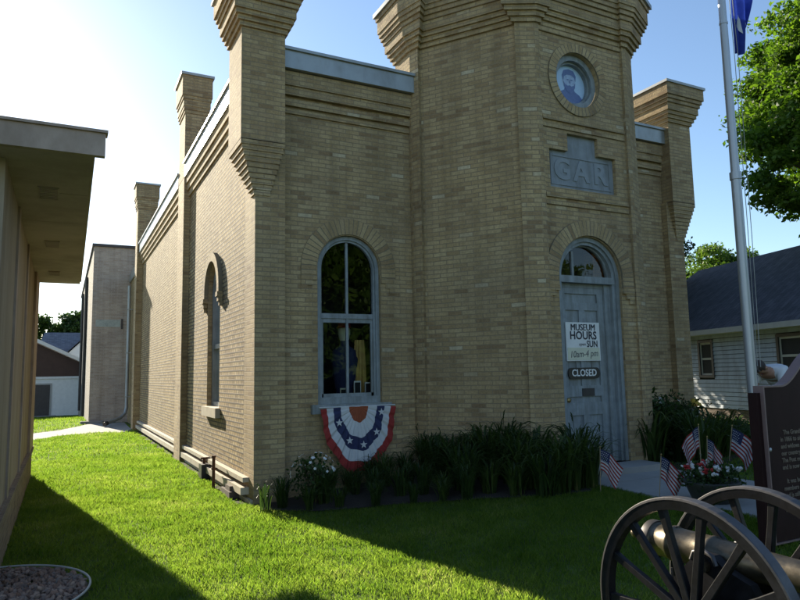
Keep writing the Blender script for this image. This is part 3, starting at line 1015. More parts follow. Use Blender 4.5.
cs = thing('closed_sign', 'small black CLOSED plate hanging below the hours sign', 'sign')
mb = MB()
pts = []
for cx_, a0 in ((4.30, -PI/2), (3.865, PI/2)):
    for k in range(9):
        a = a0+PI*k/8
        pts.append((cx_+0.058*math.cos(a), 1.465+0.072*math.sin(a)))
mb.face([(x, SY_-0.014, z) for x, z in pts])
for a, b in zip(pts, pts[1:]+pts[:1]):
    mb.face([(a[0],SY_-0.014,a[1]),(a[0],SY_,a[1]),(b[0],SY_,b[1]),(b[0],SY_-0.014,b[1])])
mb.build('plate', M['black_paint'], cs)
text_mesh('lettering', 'CLOSED', 0.125, M['white_paint'], cs, front_mat(4.082, SY_-0.0155, 1.465) @ Matrix.Scale(0.92,4,(1,0,0)), 0.001, bold=0.0025)
for x in (3.95, 4.22):
    mb = MB(); mb.tube([(x, SY_-0.006, 1.535), (x, SY_-0.006, 1.628)], 0.004, 6)
    mb.build('hanging_wire', M['dark_metal'], cs)

# ------------------------------------------------------------------ window bunting
def bunting():
    root = thing('bunting', 'pleated red white and blue bunting fan hung under the arched window', 'bunting', (WCX+0.06, BY-0.09, 1.10))
    nr, na = 22, 150
    bands = (0.25, 0.48, 0.68, 0.85, 1.01)
    mats = [M['rust_cloth'], M['white_cloth'], M['navy_cloth'], M['white_cloth'], M['red_cloth']]
    mb = MB()
    edges = sorted(set([round(i/nr, 4) for i in range(nr+1)] + [0.25, 0.48, 0.68, 0.85]))
    rows = []
    def P(f, a):
        pl = math.sin(a*26 + 0.7*math.sin(a*5)) * 0.5 + 0.25*math.sin(a*57+1)
        rx, rz = 0.525, 0.81
        wob = 1 + 0.025*math.sin(a*9+f*3)
        x = rx*f*math.cos(a)*wob
        if math.cos(a) < 0: x *= 1 - 0.10*math.sin(a)*f   # left side gathered in
        z = -rz*f*math.sin(a)*wob - 0.02*f*f
        y = -0.012 - 0.028*f*pl - 0.03*math.sin(a)*f*(1-f)*2 - 0.02*f
        return (x, y, z)
    for f in edges:
        rows.append([P(f, PI*k/na) for k in range(na+1)])
    def mi(i, j):
        fm = (edges[i]+edges[i+1])/2
        for k, b in enumerate(bands):
            if fm < b: return k
    mb.grid(rows, mi, True)
    mb.build('fan_cloth', mats, root, uv=False)
    for (f, a) in ((0.60, 0.16), (0.58, 0.75), (0.58, 1.45), (0.58, 2.1), (0.59, 2.75)):
        c = Vector(P(f, a)) + Vector((0, -0.035, 0))
        st = MB(); pts = []
        for k in range(10):
            rr = 0.052 if k % 2 == 0 else 0.021
            ang = PI/2 + k*PI/5
            pts.append((c.x+rr*math.cos(ang), c.y, c.z+rr*math.sin(ang)))
        st.face(pts)
        st.build('cloth_star', M['white_cloth'], root, uv=False)
    t = MB()
    t.tube([(-0.53, -0.005, 0.0), (0.53, -0.005, 0.0)], 0.01, 6)
    t.build('hanging_cord', M['white_cloth'], root)
bunting()

# ------------------------------------------------------------------ things in the window display
bst = thing('mannequin', 'pale bust with dark cap standing behind the arched window', 'mannequin', (1.42, 0.62, 0.96))
mb = MB()
mb.lathe([(0,.13),(.25,.11),(.5,.16),(.75,.19),(.88,.16),(.95,.06),(1.02,.055)], (0,0,0), (0,0,1), 20)
mb.build('torso', M['navy_cloth'], bst)
mb = MB()
mb.lathe([(0,.05),(.03,.065),(.1,.085),(.17,.085),(.23,.06),(.26,.0)], (0,0,1.0), (0,0,1), 20)
mb.build('head', M['cream_card'], bst)
mb = MB()
mb.lathe([(0,.10),(.02,.095),(.07,.085),(.08,.0)], (0,0,1.19), (0,0,1), 20)
mb.build('cap', M['red_cloth'], bst)
mb = MB()
rows = [[(0.13*(k/12-.5)*(1+0.5*i/10)+0.012*math.sin(k*1.7), 0.02*math.sin(k*1.3+i*.4), 0.0+1.02*(1-i/10)) for k in range(13)] for i in range(11)]
mb.grid(rows)
o = mb.build('drape', M['drape'], None, uv=False); o.location = (1.60, 0.52, 0.96)
tag(o, 'hanging ochre cloth drape at the right inside the arched window', 'drape')
for i, (x, hgt, m_) in enumerate(((1.30, 0.17, 'cream_card'), (1.50, 0.26, 'white_paint'), (1.66, 0.24, 'white_paint'))):
    mb = MB(); mb.box((x-0.05, 0.36, 1.16), (x+0.05, 0.375, 1.16+hgt)); mb.box((x-0.04, 0.356, 1.18), (x+0.04, 0.359, 1.14+hgt), 1)
    o = mb.build('display_card', [M[m_], M['dark']], None)
    tag(o, ('low cream card leaning inside the window by the middle bar', 'tall pale framed picture inside the window left of the ochre drape', 'tall pale framed picture at the far right inside the window')[i], 'picture frame', 'cards in the window display')
mb = MB(); mb.box((0.85, 0.30, 1.10), (1.80, 0.75, 1.155))
tag(mb.build('display_shelf', M['drape'], None), 'low wooden shelf inside the arched window', 'shelf')

# ------------------------------------------------------------------ bits on the west wall
rp = thing('standpipe', 'rusty pipe standing on the grass beside the sunlit wall', 'pipe', (-0.17, 1.45, 0))
mb = MB(); mb.tube([(0,0,-0.1),(0,0,0.42)], 0.022, 12); mb.tube([(0,0,.42),(0,0,.45)], 0.03, 12)
mb.build('pipe', M['rust'], rp)
mb = MB(); mb.tube([(-0.03,0,0.27),(0.05,0,0.27)], 0.014, 8)
mb.build('spout', M['rust'], rp)
vv = thing('wall_valve', 'dark valve box fixed on the stone base course', 'valve', (-0.10, 2.48, 0.16))
mb = MB(); mb.box((-0.06,-0.11,-0.16),(0.09,0.11,0.06)); bevel(mb.build('housing', M['dark_metal'], vv), 0.012)
mb = MB(); mb.tube([(0,0.02,0.06),(0,0.02,0.14)], 0.02, 10); mb.tube([(-.05,0.02,.14),(.05,0.02,.14)], 0.014, 8)
mb.build('handle', M['rust'], vv)
mb = MB(); mb.box((-0.16,0.55,-0.02),(-0.02,1.05,0.09)); mb.box((-0.14,0.62,0.09),(-0.03,0.86,0.15))
tag(bevel(mb.build('broken_stone', M['foundation']), 0.02), 'dark broken stones lying at the foot of the sunlit wall', 'stone')

# ------------------------------------------------------------------ annex at the rear
AN = thing('rear_annex', 'tall grey brick block projecting at the far end of the sunlit wall', 'building')
mb = MB(); mb.box((-1.19, 17.5, -0.5), (6.0, 34.0, 6.24)); mb.build('wall', M['grey_brick'], AN)
mb = MB(); mb.box((-1.25, 17.44, 6.242), (6.05, 34.05, 6.34)); bevel(mb.build('coping', M['dark_metal'], AN), 0.01)
mb = MB(); mb.box((-1.06, 17.49, 3.37), (-0.26, 17.52, 3.62))
mb.build('painted_band', M['ghost'], AN)
mb = MB(); mb.box((-0.24, 17.47, 3.30), (-0.18, 17.52, 3.66)); mb.build('wall_lamp', M['dark_metal'], AN)
for y, z1 in ((23.0, 5.9), (29.0, 5.9)):
    mb = MB(); mb.tube([(-1.25, y, 0), (-1.25, y, z1)], 0.06, 8); mb.build('vent_pipe', M['dark_metal'], AN)
mb = MB(); mb.box((-1.45, 17.35, -0.1), (-0.75, 17.49, 0.10)); bevel(mb.build('concrete_block', M['concrete'], AN), 0.01)
ds = thing('downspout', 'pale grey downspout bending out over the concrete path', 'downspout')
mb = MB()
mb.tube([(-0.06,16.6,4.75),(-0.06,16.6,0.55),(-0.10,16.55,0.36),(-0.25,16.4,0.22),(-0.72,15.4,0.12)], 0.055, 10)
mb.build('spout_pipe', M['coping'], ds)
mb = MB()
mb.tube([(-0.72,15.4,0.12),(-0.80,15.24,0.10)], 0.068, 10)
mb.build('outlet', M['dark_metal'], ds)
for z in (0.9, 2.4, 3.9):
    mb = MB(); mb.box((-0.135,16.53,z),(0.06,16.67,z+0.03)); mb.build('bracket', M['coping'], ds)

# ------------------------------------------------------------------ building on the left edge
LB = thing('neighbour_building', 'tan building with deep flat eaves at the left edge', 'building')
mb = MB()
mb.box((-9.0, -2.4, -0.2), (-2.46, 4.39, 3.12))
mb.build('wall', M['stucco'], LB)
mb = MB()
mb.box((-9.0, -2.42, -0.2), (-2.435, 4.41, 0.42)); mb.box((-9.0,-2.44,0.42),(-2.41,4.43,0.47))
bevel(mb.build('plinth', M['tan_brick'], LB), 0.008)
for y0, y1, x1 in ((3.2, 4.405, -2.425), (1.0, 1.16, -2.44), (-0.9, -0.74, -2.44)):
    mb = MB(); mb.box((-2.475, y0, 0.472), (x1, y1, 3.118))
    bevel(mb.build('wall_board', M['fascia'], LB), 0.005)
# roof slab: boarded soffit, lip, fascia
mb = MB()
nb = 6
for k in range(nb):
    f0, f1 = k/nb, (k+1)/nb
    ya, yb = -2.72+7.14*f0+0.004, -2.72+7.14*f1-0.004
    xa, xb = -1.905+0.075*f0, -1.905+0.075*f1
    mb.prism([(-9.2,ya),(xa,ya),(xb,yb),(-9.2,yb)], 3.12, 3.158)
rf = mb.build('soffit', M['soffit'], LB)
for k in range(3):
    mb = MB(); yc = -1.5+2.38*k
    mb.box((-2.28,yc-0.2,3.112),(-2.12,yc+0.2,3.119))
    for j in range(7): mb.box((-2.27,yc-0.18+0.055*j,3.106),(-2.13,yc-0.15+0.055*j,3.1115))
    mb.build('soffit_vent', M['soffit'], LB)
mb = MB(); mb.prism([(-9.25,-2.7),(-1.88,-2.7),(-1.81,4.44),(-9.25,4.44)], 3.161, 3.26)
mb.build('roof', M['fascia'], LB)
mb = MB(); mb.box((-9.2,-2.78,3.10),(-1.82,-2.725,3.27)); mb.box((-9.2,-2.80,3.27),(-1.805,-2.68,3.29))
bevel(mb.build('fascia', M['fascia'], LB), 0.004)

# ------------------------------------------------------------------ houses
def lap_siding(mb, o, t, n, u0, u1, z0, z1, holes, pitch=0.115):
    """boards that overlap: each tilts out at its foot. holes: (u0,u1,z0,z1)"""
    o, t, n = Vector(o), Vector(t), Vector(n)
    z = z0
    while z < z1-1e-6:
        za, zb_ = z, min(z+pitch, z1)
        segs = [(u0, u1)]
        for h in holes:
            if h[2] < zb_-0.02 and h[3] > za+0.02:
                new = []
                for a, b in segs:
                    if h[0] > a: new.append((a, min(b, h[0])))
                    if h[1] < b: new.append((max(a, h[1]), b))
                segs = [s for s in new if s[1]-s[0] > 0.01]
        for a, b in segs:
            p = lambda u, zz, d: tuple(o+t*u+n*d+Vector((0,0,zz)))
            mb.face([p(a,za+.012,.026),p(b,za+.012,.026),p(b,zb_,.006),p(a,zb_,.006)])
        z += pitch

def house_right():
    root = thing('siding_house', 'white lap sided house with dark shingle roof beyond the flagpole', 'house')
    o = Vector((13.95, 3.02, 0)); t = Vector((0.28, 0.96, 0)).normalized(); n = Vector((-t.y, t.x, 0))
    # outward normal faces the museum
    if n.x > 0: n = -n
    L0, L1, DEP = -9.0, 6.9, 7.4
    p = lambda u, d, z: tuple(o + t*u - n*d + Vector((0,0,z)))
    wins = [(-1.95,-0.66,1.22,2.30), (1.75,2.42,1.22,2.30)]
    mb = MB()
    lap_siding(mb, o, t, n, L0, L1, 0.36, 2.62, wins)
    backing = MB(); backing.face([p(L0,0.012,.36),p(L1,0.012,.36),p(L1,0.012,2.62),p(L0,0.012,2.62)]); backing.build('lap_shade_backing', M['dark'], root)  # dark sheet behind the gaps paints the shade lines under each board
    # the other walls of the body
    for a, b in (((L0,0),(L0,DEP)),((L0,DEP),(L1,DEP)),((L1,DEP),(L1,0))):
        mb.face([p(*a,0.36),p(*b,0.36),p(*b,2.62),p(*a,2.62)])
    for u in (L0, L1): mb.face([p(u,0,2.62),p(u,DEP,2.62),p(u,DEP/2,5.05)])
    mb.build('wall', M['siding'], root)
    mb = MB()
    for a, b in (((L0,0.03),(L1,0.03)),((L1,0.03),(L1,DEP-.03)),((L0,0.03),(L0,DEP-.03))):
        mb.face([p(*a,-0.4),p(*b,-0.4),p(*b,0.37),p(*a,0.37)])
    mb.build('foundation', M['foundation'], root)
    mb = MB()
    ov = 0.42; e = 0.35; zr = 5.12; ze = 2.46; H = DEP/2
    for s in (0, 1):
        d0 = -ov if s == 0 else DEP+ov
        a = [p(L0-e,d0,ze),p(L1+e,d0,ze),p(L1+e,H,zr),p(L0-e,H,zr)]
        b = [(x,y,z+0.10) for x,y,z in a]
        mb.face(b); mb.face(list(reversed(a)))
        for i in range(4): mb.face([a[i],a[(i+1)%4],b[(i+1)%4],b[i]])
    mb.build('roof', M['shingle'], root)
    mb = MB()
    a = [p(L0-e,-ov-0.012,ze-0.03),p(L1+e,-ov-0.012,ze-0.03),p(L1+e,-ov-0.012,ze+0.11),p(L0-e,-ov-0.012,ze+0.11)]
    mb.face(a)
    mb.face([p(L0-e,-ov-0.012,ze-0.03),p(L0-e,0.0,ze-0.03),p(L1+e,0.0,ze-0.03),p(L1+e,-ov-0.012,ze-0.03)])
    mb.build('fascia', M['trim_grey'], root)
    for (a, b, z0, z1) in wins:
        mb = MB()
        P_ = lambda u, z, d: tuple(o+t*u+n*d+Vector((0,0,z)))
        class WW:
            def __call__(s, u, z, d): return P_(u, z, -d)
        W = WW()
        fwid = 0.075
        for (u0, u1, q0, q1) in ((a,a+fwid,z0,z1),(b-fwid,b,z0,z1),(a+fwid,b-fwid,z0,z0+fwid),(a+fwid,b-fwid,z1-fwid,z1)):
            wbox(mb, W, u0, u1, q0, q1, -0.04, 0.05)
        fr = mb.build('window', M['dark_metal'], root)
        mb = MB()
        zm = (z0+z1)/2
        for (u0, u1, q0, q1) in ((a+fwid,a+fwid+.05,z0+fwid,z1-fwid),(b-fwid-.05,b-fwid,z0+fwid,z1-fwid),(a+fwid+.05,b-fwid-.05,zm-.03,zm+.03),(a+fwid+.05,b-fwid-.05,z0+fwid,z0+fwid+.05),(a+fwid+.05,b-fwid-.05,z1-fwid-.05,z1-fwid)):
            wbox(mb, W, u0, u1, q0, q1, 0.0, 0.05)
        mb.build('sash', M['trim_grey'], fr)
        mb = MB(); mb.face([P_(a+.05,z0+.05,-.035),P_(b-.05,z0+.05,-.035),P_(b-.05,z1-.05,-.035),P_(a+.05,z1-.05,-.035)])
        mb.build('pane', M['dim_glass'], fr)
        mb = MB(); mb.face([P_(a,z0,-.2),P_(b,z0,-.2),P_(b,z1,-.2),P_(a,z1,-.2)])
        mb.build('dark_room', M['dark'], fr)
house_right()

def gable_house():
    root = thing('gable_garage', 'low brown gabled house with white lower wall beyond the lawn', 'house')
    Y0 = 33.0
    mb = MB(); mb.box((-9.5, Y0+0.02, -0.6), (-0.6, Y0+8, 1.62)); mb.build('lower_wall', M['white_paint'], root)
    mb = MB()
    mb.face([(-9.6,Y0,1.66),(-0.5,Y0,1.66),(-0.5,Y0,2.15),(-5.05,Y0,4.42),(-9.6,Y0,2.15)])
    mb.face([(-0.6,Y0,1.66),(-0.6,Y0+8,1.66),(-0.6,Y0+8,2.2),(-0.6,Y0,2.2)])
    mb.build('gable_wall', M['brown_wall'], root)
    mb = MB()
    for s in (-1, 1):
        a = [(-5.05,Y0-0.3,4.50),(-5.05+s*4.95,Y0-0.3,2.02),(-5.05+s*4.95,Y0+8.2,2.02),(-5.05,Y0+8.2,4.50)]
        b = [(x,y,z+0.12) for x,y,z in a]
        mb.face(a); mb.face(b)
        for i in range(4): mb.face([a[i],a[(i+1)%4],b[(i+1)%4],b[i]])
    mb.build('roof', M['shingle_grey'], root)
    mb = MB()
    for s in (-1, 1):
        p0, p1 = Vector((-5.05,Y0-0.32,4.46)), Vector((-5.05+s*4.98,Y0-0.32,1.97))
        mb.face([p0,p1,p1+Vector((0,0,.2)),p0+Vector((0,0,.2))])
    mb.box((-9.7,Y0-0.05,1.62),(-0.45,Y0+0.01,1.74))
    mb.build('rake_board', M['white_paint'], root)
    mb = MB(); mb.box((-3.55,Y0-0.03,-0.42),(-2.62,Y0+0.03,1.30)); dd = mb.build('door', M['dark_metal'], root)
    mb = MB(); mb.box((-3.63,Y0-0.02,-0.42),(-3.552,Y0+0.03,1.38)); mb.box((-2.618,Y0-0.02,-0.42),(-2.54,Y0+0.03,1.38)); mb.box((-3.55,Y0-0.02,1.302),(-2.62,Y0+0.03,1.38))
    mb.build('door_frame', M['trim_grey'], dd)
    mb = MB(); mb.box((-3.8,Y0-0.9,-0.5),(-2.3,Y0-0.03,-0.36)); mb.build('door_step', M['concrete'], root)
gable_house()

def back_house():
    root = thing('slate_roof_house', 'farther house showing its slate grey roof and small white gable', 'house')
    Y0 = 46.0
    mb = MB(); mb.box((-3.6,Y0+0.3,-0.6),(6,Y0+9,3.6)); mb.build('wall', M['white_paint'], root)
    mb = MB()
    a = [(-3.9,Y0,3.3),(6.3,Y0,3.3),(6.3,Y0+4.5,5.3),(-3.4,Y0+4.5,5.3)]
    mb.face(a); mb.face([(-3.9,Y0+9.3,3.3),(6.3,Y0+9.3,3.3),(6.3,Y0+4.5,5.3),(-3.4,Y0+4.5,5.3)])
    mb.face([(-3.9,Y0,3.3),(-3.4,Y0+4.5,5.3),(-3.9,Y0+9.3,3.3)])
    mb.build('roof', M['shingle_grey'], root)
    mb = MB()
    mb.face([(-2.1,Y0-0.6,3.1),(1.5,Y0-0.6,3.1),(-0.3,Y0-0.6,4.95)])
    mb.box((-2.0,Y0-0.58,-0.6),(1.4,Y0+0.3,3.1))
    mb.build('gable_wall', M['white_paint'], root)
    mb = MB()
    for s in (-1,1):
        mb.face([(-0.3,Y0-0.8,5.08),(-0.3+s*2.0,Y0-0.8,3.05),(-0.3+s*2.0,Y0+2.5,3.05),(-0.3,Y0+2.5,5.08)])
    mb.build('gable_roof', M['shingle_grey'], root)
back_house()

# ------------------------------------------------------------------ trees
def leaf_mesh(name, mat, parent, centers, sizes, aspect=0.6, up=0.3):
    """many small leaf faces; centers (n,3), sizes (n,)"""
    n = len(centers)
    d = RNG.normal(size=(n,3)); d /= np.linalg.norm(d, axis=1)[:,None]
    d[:,2] -= 0.25; d /= np.linalg.norm(d, axis=1)[:,None]
    e = RNG.normal(size=(n,3)); e[:,2] *= 0.6
    e -= d*(np.sum(d*e,axis=1)[:,None]); e /= np.linalg.norm(e,axis=1)[:,None]
    nn = np.cross(d, e)
    s = sizes[:,None]
    base = centers - d*s*0.5
    tip = centers + d*s*0.5 - nn*s*0.1
    l = centers + e*s*aspect*0.5 + nn*s*0.08
    r = centers - e*s*aspect*0.5 + nn*s*0.08
    v = np.stack([base, r, tip, l], axis=1).reshape(-1,3)
    me = bpy.data.meshes.new(name)
    me.vertices.add(4*n); me.vertices.foreach_set('co', v.astype(np.float32).ravel())
    me.loops.add(4*n); me.loops.foreach_set('vertex_index', np.arange(4*n, dtype=np.int32))
    me.polygons.add(n); me.polygons.foreach_set('loop_start', np.arange(0,4*n,4,dtype=np.int32))
    me.polygons.foreach_set('loop_total', np.full(n,4,dtype=np.int32))
    me.update(calc_edges=True); me.validate()
    me.materials.append(mat)
    o = bpy.data.objects.new(name, me); COL.objects.link(o)
    if parent: o.parent = parent
    return o

def limb_paths(base, top, r0, nl, spread, rr):
    """trunk and limbs as (points, radii)"""
    out = []
    b, t = Vector(base), Vector(top)
    tp = [b.lerp(t, k/5)+Vector((rr.uniform(-.06,.06),rr.uniform(-.06,.06),0))*(k > 0) for k in range(6)]
    out.append((tp, [r0*(1-0.75*k/5)*(1.25 if k == 0 else 1) for k in range(6)]))
    for i in range(nl):
        f = rr.uniform(0.35, 0.95)
        s = b.lerp(t, f)
        a = 2*PI*(i+rr.random()*.6)/nl
        ln = spread*rr.uniform(0.6, 1.0)*(1.15-0.4*f)
        e = s + Vector((math.cos(a)*ln, math.sin(a)*ln, ln*rr.uniform(0.35, 0.8)))
        m_ = s.lerp(e, 0.5)+Vector((0,0,-0.08*ln))
        out.append(([s, m_, e], [r0*0.42*(1-0.4*f), r0*0.25, r0*0.07]))
        for q in range(2):
            e2 = m_.lerp(e, .4+.4*q)+Vector((rr.uniform(-1,1),rr.uniform(-1,1),rr.uniform(.1,.8)))*ln*0.4
            out.append(([m_.lerp(e, .2+.4*q), e2], [r0*0.16, r0*0.04]))
    return out

def tree(name, label, x, y, zb, crown_c, crown_r, nclump, per, leaf, mat, seed, trunk_r=0.2, clump_r=0.55, group=None, flat=0.9, lobes=None, hollow=0.45):
    rr = random.Random(seed); rg = np.random.default_rng(seed)
    root = thing(name, label, 'tree', (x, y, zb), 0, group)
    cz = crown_c
    mb = MB()
    limbs = limb_paths((0,0,-0.1), (0.1,0.05,cz-zb+crown_r[2]*0.5), trunk_r, 7, min(crown_r[0],crown_r[1])*0.85, rr)
    mb2 = MB()
    for i, (p, r) in enumerate(limbs):
        (mb if i == 0 else mb2).tube(p, r, 8 if i == 0 else 5)
    mb.build('trunk', M['bark'], root, uv=False)
    mb2.build('limbs', M['bark'], root, uv=False)
    # clump centres through the crown volume, biased to the outside
    lob = lobes or [(rg.normal(0, .42), rg.normal(0, .42), rg.uniform(-.5, .6), rg.uniform(.38, .62)) for _ in range(9)]
    cc = []
    while len(cc) < nclump:
        l = lob[rg.integers(len(lob))]
        d = rg.normal(size=3); d /= np.linalg.norm(d)
        rad = (hollow+(1-hollow)*rg.random()**0.6)*l[3]
        p = np.array([l[0],l[1],l[2]]) + d*rad
        cc.append(p*np.array(crown_r))
    cc = np.array(cc)
    n = nclump*per
    idx = np.repeat(np.arange(nclump), per)
    cr = clump_r*rg.uniform(0.5, 1.25, nclump)
    off = np.clip(rg.normal(size=(n,3)), -1.6, 1.6)*cr[idx][:,None]*0.5
    off[:,2] *= 0.6
    cen = cc[idx]+off+np.array([0,0,cz-zb])
    leaf_mesh('crown', mat, root, cen, leaf*rg.uniform(0.6,1.25,n))
    return root

# maple at the right edge, its branches reaching into the picture
tree('maple_tree', 'broad leafy maple at the upper right edge behind the flagpole', 17.85, 0.8, 0.0, 8.2, (4.6,4.6,5.0), 1050, 260, 0.155, M['maple'], 5,
     trunk_r=0.32, clump_r=0.50, hollow=0.45,
     lobes=[(0.15,-.05,.1,.55),(-.3,.25,-.15,.5),(-.42,.05,.35,.42),(-.35,-.2,-.42,.4),(.3,.4,-.2,.5),(.2,-.5,-.2,.5),(0,0,.55,.45),(-.1,.5,.3,.42),(.5,0,-.1,.45)])
tree('distant_tree', 'small bright round tree rising above the dark shingle roof', 47.0, 27.6, -0.3, 8.9, (2.6,2.6,2.7), 220, 90, 0.28, M['tree_pale'], 9, clump_r=0.7)
tree('shade_tree', 'dark leafy tree just behind the right corner turret', 16.0, 10.6, -0.2, 4.8, (2.5,2.5,2.6), 300, 100, 0.15, M['tree_dark'], 12, clump_r=0.5)
tree('shade_tree', 'big dark tree standing hidden behind the museum tower', 12.0, 9.6, -0.1, 6.2, (4.0,3.6,3.5), 520, 110, 0.26, M['tree_dark'], 14, clump_r=0.8)
tree('shade_tree', 'tallest dark tree standing far behind the museum', 14.2, 17.0, -0.1, 9.2, (4.2,4.2,4.0), 420, 110, 0.30, M['tree_dark'], 15, clump_r=0.9)
tree('far_tree', 'rounded tree behind the far roofs at left', -2.3, 62.0, -0.6, 6.2, (3.6,3.2,2.9), 190, 70, 0.34, M['tree_dark'], 17, clump_r=0.8)
# trees across the street, mirrored in the glass
for i, (x, y, h) in enumerate(((7.5,-29,5.4),(13.2,-27,5.6),(19.5,-30,6.0),(26.5,-31,6.0))):
    tree('street_tree', ('green street tree across the road behind the viewer, nearest the marker','tall green street tree across the road, second from the marker','green street tree across the road, third from the marker','green street tree across the road at the far right')[i], x, y, 0.1, h, (4.8,4.4,5.6), 330, 70, 0.55, M['maple'], 30+i, clump_r=1.1, group='street trees across the road')

# ------------------------------------------------------------------ flagpole and flag
fp = thing('flagpole', 'tall aluminium flagpole beside the front walk', 'flagpole', (5.9, -2.3, 0.2))
mb = MB(); mb.tube([(0,0,-0.2),(0,0,3.85)], [0.066,0.062], 20); mb.tube([(0,0,3.85),(0,0,8.6)], [0.056,0.042], 20)
mb.build('pole', M['pole'], fp, uv=False)
for za, zb_, rr_ in ((3.80,3.90,.074),(6.0,6.03,.056)):
    mb = MB(); mb.tube([(0,0,za),(0,0,zb_)], rr_, 20); mb.build('collar', M['pole'], fp, uv=False)
mb = MB(); mb.lathe([(0,.0),(.03,.07),(.08,.09),(.13,.07),(.17,.0)], (0,0,8.6), (0,0,1), 16)
mb.build('finial', M['brass'], fp, uv=False)
for dx, dy in ((0.12,-0.03),(0.165,-0.05)):
    mb = MB()
    mb.tube([(dx*0.7,dy,8.5),(dx+0.02,dy,5.5),(dx,dy,3.0),(dx*0.75,dy,1.3)], 0.005, 6)
    mb.build('halyard', M['rope'], fp, uv=False)
mb = MB(); mb.box((0.05,-0.04,1.25),(0.09,0.04,1.31)); mb.box((0.06,-0.06,1.24),(0.10,0.06,1.26)); mb.build('cleat', M['dark_metal'], fp)

fl = thing('hanging_flag', 'royal blue state flag hanging limp from the tall pole', 'flag', (6.06, -2.34, 5.78))
mb = MB()
nu, nv = 40, 30
rows = []
for j in range(nv+1):
    f = j/nv                               # 0 bottom .. 1 top
    row = []
    for i in range(nu+1):
        s = i/nu
        wdt = 0.40*(0.30+0.70*(min(1, f*2.2))) if f < .46 else 0.40*(1.0-0.18*(f-.46))
        x = 0.03+wdt*s*(0.94+0.06*math.sin(f*9)) 
        y = 0.05*math.sin(s*9+f*2.0)*(0.3+s)+0.03*math.sin(s*21+f*5)
        z = f*1.75 + 0.16*max(0,(s-0.55))*(1-f)*2 - (0.0 if f > .02 else 0.0) + (0.10*abs(s-0.5) if j == 0 else 0)
        row.append((x, y, z))
    rows.append(row)
mb.grid(rows)
mb.build('cloth', M['flag_blue'], fl, uv=False)
mb = MB()
rows = [[(0.04+0.10*i/6+0.05*(j/4), 0.05*math.sin((0.04+0.10*i/6)/0.4*9)-0.055, 0.42+0.18*j/4-0.12*i/6) for i in range(7)] for j in range(5)]
mb.grid(rows)
mb.build('emblem', M['white_cloth'], fl, uv=False)

# ------------------------------------------------------------------ historical marker
mk = thing('history_marker', 'maroon cast history marker with curved top and raised text, right of the cannon', 'marker', (0,0,0))
X0, X1, YM, ZB, ZTOP = 2.53, 3.95, -4.70, 0.23, 1.36
XC = (X0+X1)/2
def ogee(inset=0.0):
    hw = (X1-X0)/2-inset
    pts = [(XC-hw, ZB+inset), (XC+hw, ZB+inset), (XC+hw, ZTOP-inset)]
    top = []
    n = 36
    for i in range(n+1):
        s = i/n                          # right to left across the crest
        u = hw*0.70*(1-2*s)
        top.append((XC+u, ZTOP-inset + 0.26*sstep((hw*0.70-abs(u))/0.48)))
    return pts + top + [(XC-hw, ZTOP-inset)]
mb = MB()
oo, ii = ogee(0), ogee(0.012)
mb.face([(x,YM,z) for x,z in ii])
mb.face([(x,YM+0.07,z) for x,z in reversed(oo)])
mb.build('plate', M['marker'], mk)
mb = MB()
for a, b, c, d in zip(oo, oo[1:]+oo[:1], ii[1:]+ii[:1], ii):
    mb.face([(a[0],YM-0.012,a[1]),(b[0],YM-0.012,b[1]),(c[0],YM-0.012,c[1]),(d[0],YM-0.012,d[1])])
    mb.face([(a[0],YM+0.07,a[1]),(b[0],YM+0.07,b[1]),(b[0],YM-0.012,b[1]),(a[0],YM-0.012,a[1])])
    mb.face([(d[0],YM-0.012,d[1]),(c[0],YM-0.012,c[1]),(c[0],YM,c[1]),(d[0],YM,d[1])])
mb.build('raised_rim', M['marker_rim'], mk)
mb = MB()
mb.box((X0-0.045, YM+0.015, 0.0), (X0-0.002, YM+0.085, ZTOP-0.05))
bevel(mb.build('post', M['marker'], mk), 0.006)
mb = MB(); mb.box((X1+0.002, YM+0.015, 0.0), (X1+0.045, YM+0.085, ZTOP-0.05))
bevel(mb.build('post', M['marker'], mk), 0.006)
mb = MB(); mb.lathe([(0,.0),(.01,.016),(.016,.0)], (X0+0.03, YM, 0.90), (0,-1,0), 10); mb.build('bolt', M['white_cloth'], mk)
lines = ['   The Grand Army of the', 'in 1866 to aid the vet', 'and widows of the w', 'our country. The hall', 'The Post met here f', 'and is now a museum', '', '   It was built by the', 'members of the post', 'and is still the home', 'of their records and', 'memory of service']
for i, s_ in enumerate(lines):
    if s_:
        text_mesh('text_line', s_, 0.046, M['marker_text'], mk, front_mat(X0+0.165, YM-0.002, 1.012-0.0505*i), 0.0015, align='LEFT', bold=0.0008)

# ------------------------------------------------------------------ person bending over the flower bed
def skin_body(name, joints, bones, mat, parent, root=0, sub=2):
    me = bpy.data.meshes.new(name)
    me.from_pydata([j[0] for j in joints], bones, [])
    o = bpy.data.objects.new(name, me); COL.objects.link(o)
    sk = o.modifiers.new('skin', 'SKIN')
    sk.use_smooth_shade = True
    for i, j in enumerate(joints):
        r = j[1]
        me.skin_vertices[0].data[i].radius = (r, r) if not isinstance(r, tuple) else r
        me.skin_vertices[0].data[i].use_root = (i == root)
    sb = o.modifiers.new('sub', 'SUBSURF'); sb.levels = sub; sb.render_levels = sub
    dg = bpy.context.evaluated_depsgraph_get()
    m2 = bpy.data.meshes.new_from_object(o.evaluated_get(dg))
    bpy.data.objects.remove(o)
    m2.name = name; m2.materials.clear(); m2.materials.append(mat)
    for p in m2.polygons: p.use_smooth = True
    n = bpy.data.objects.new(name, m2); COL.objects.link(n); n.parent = parent
    return n

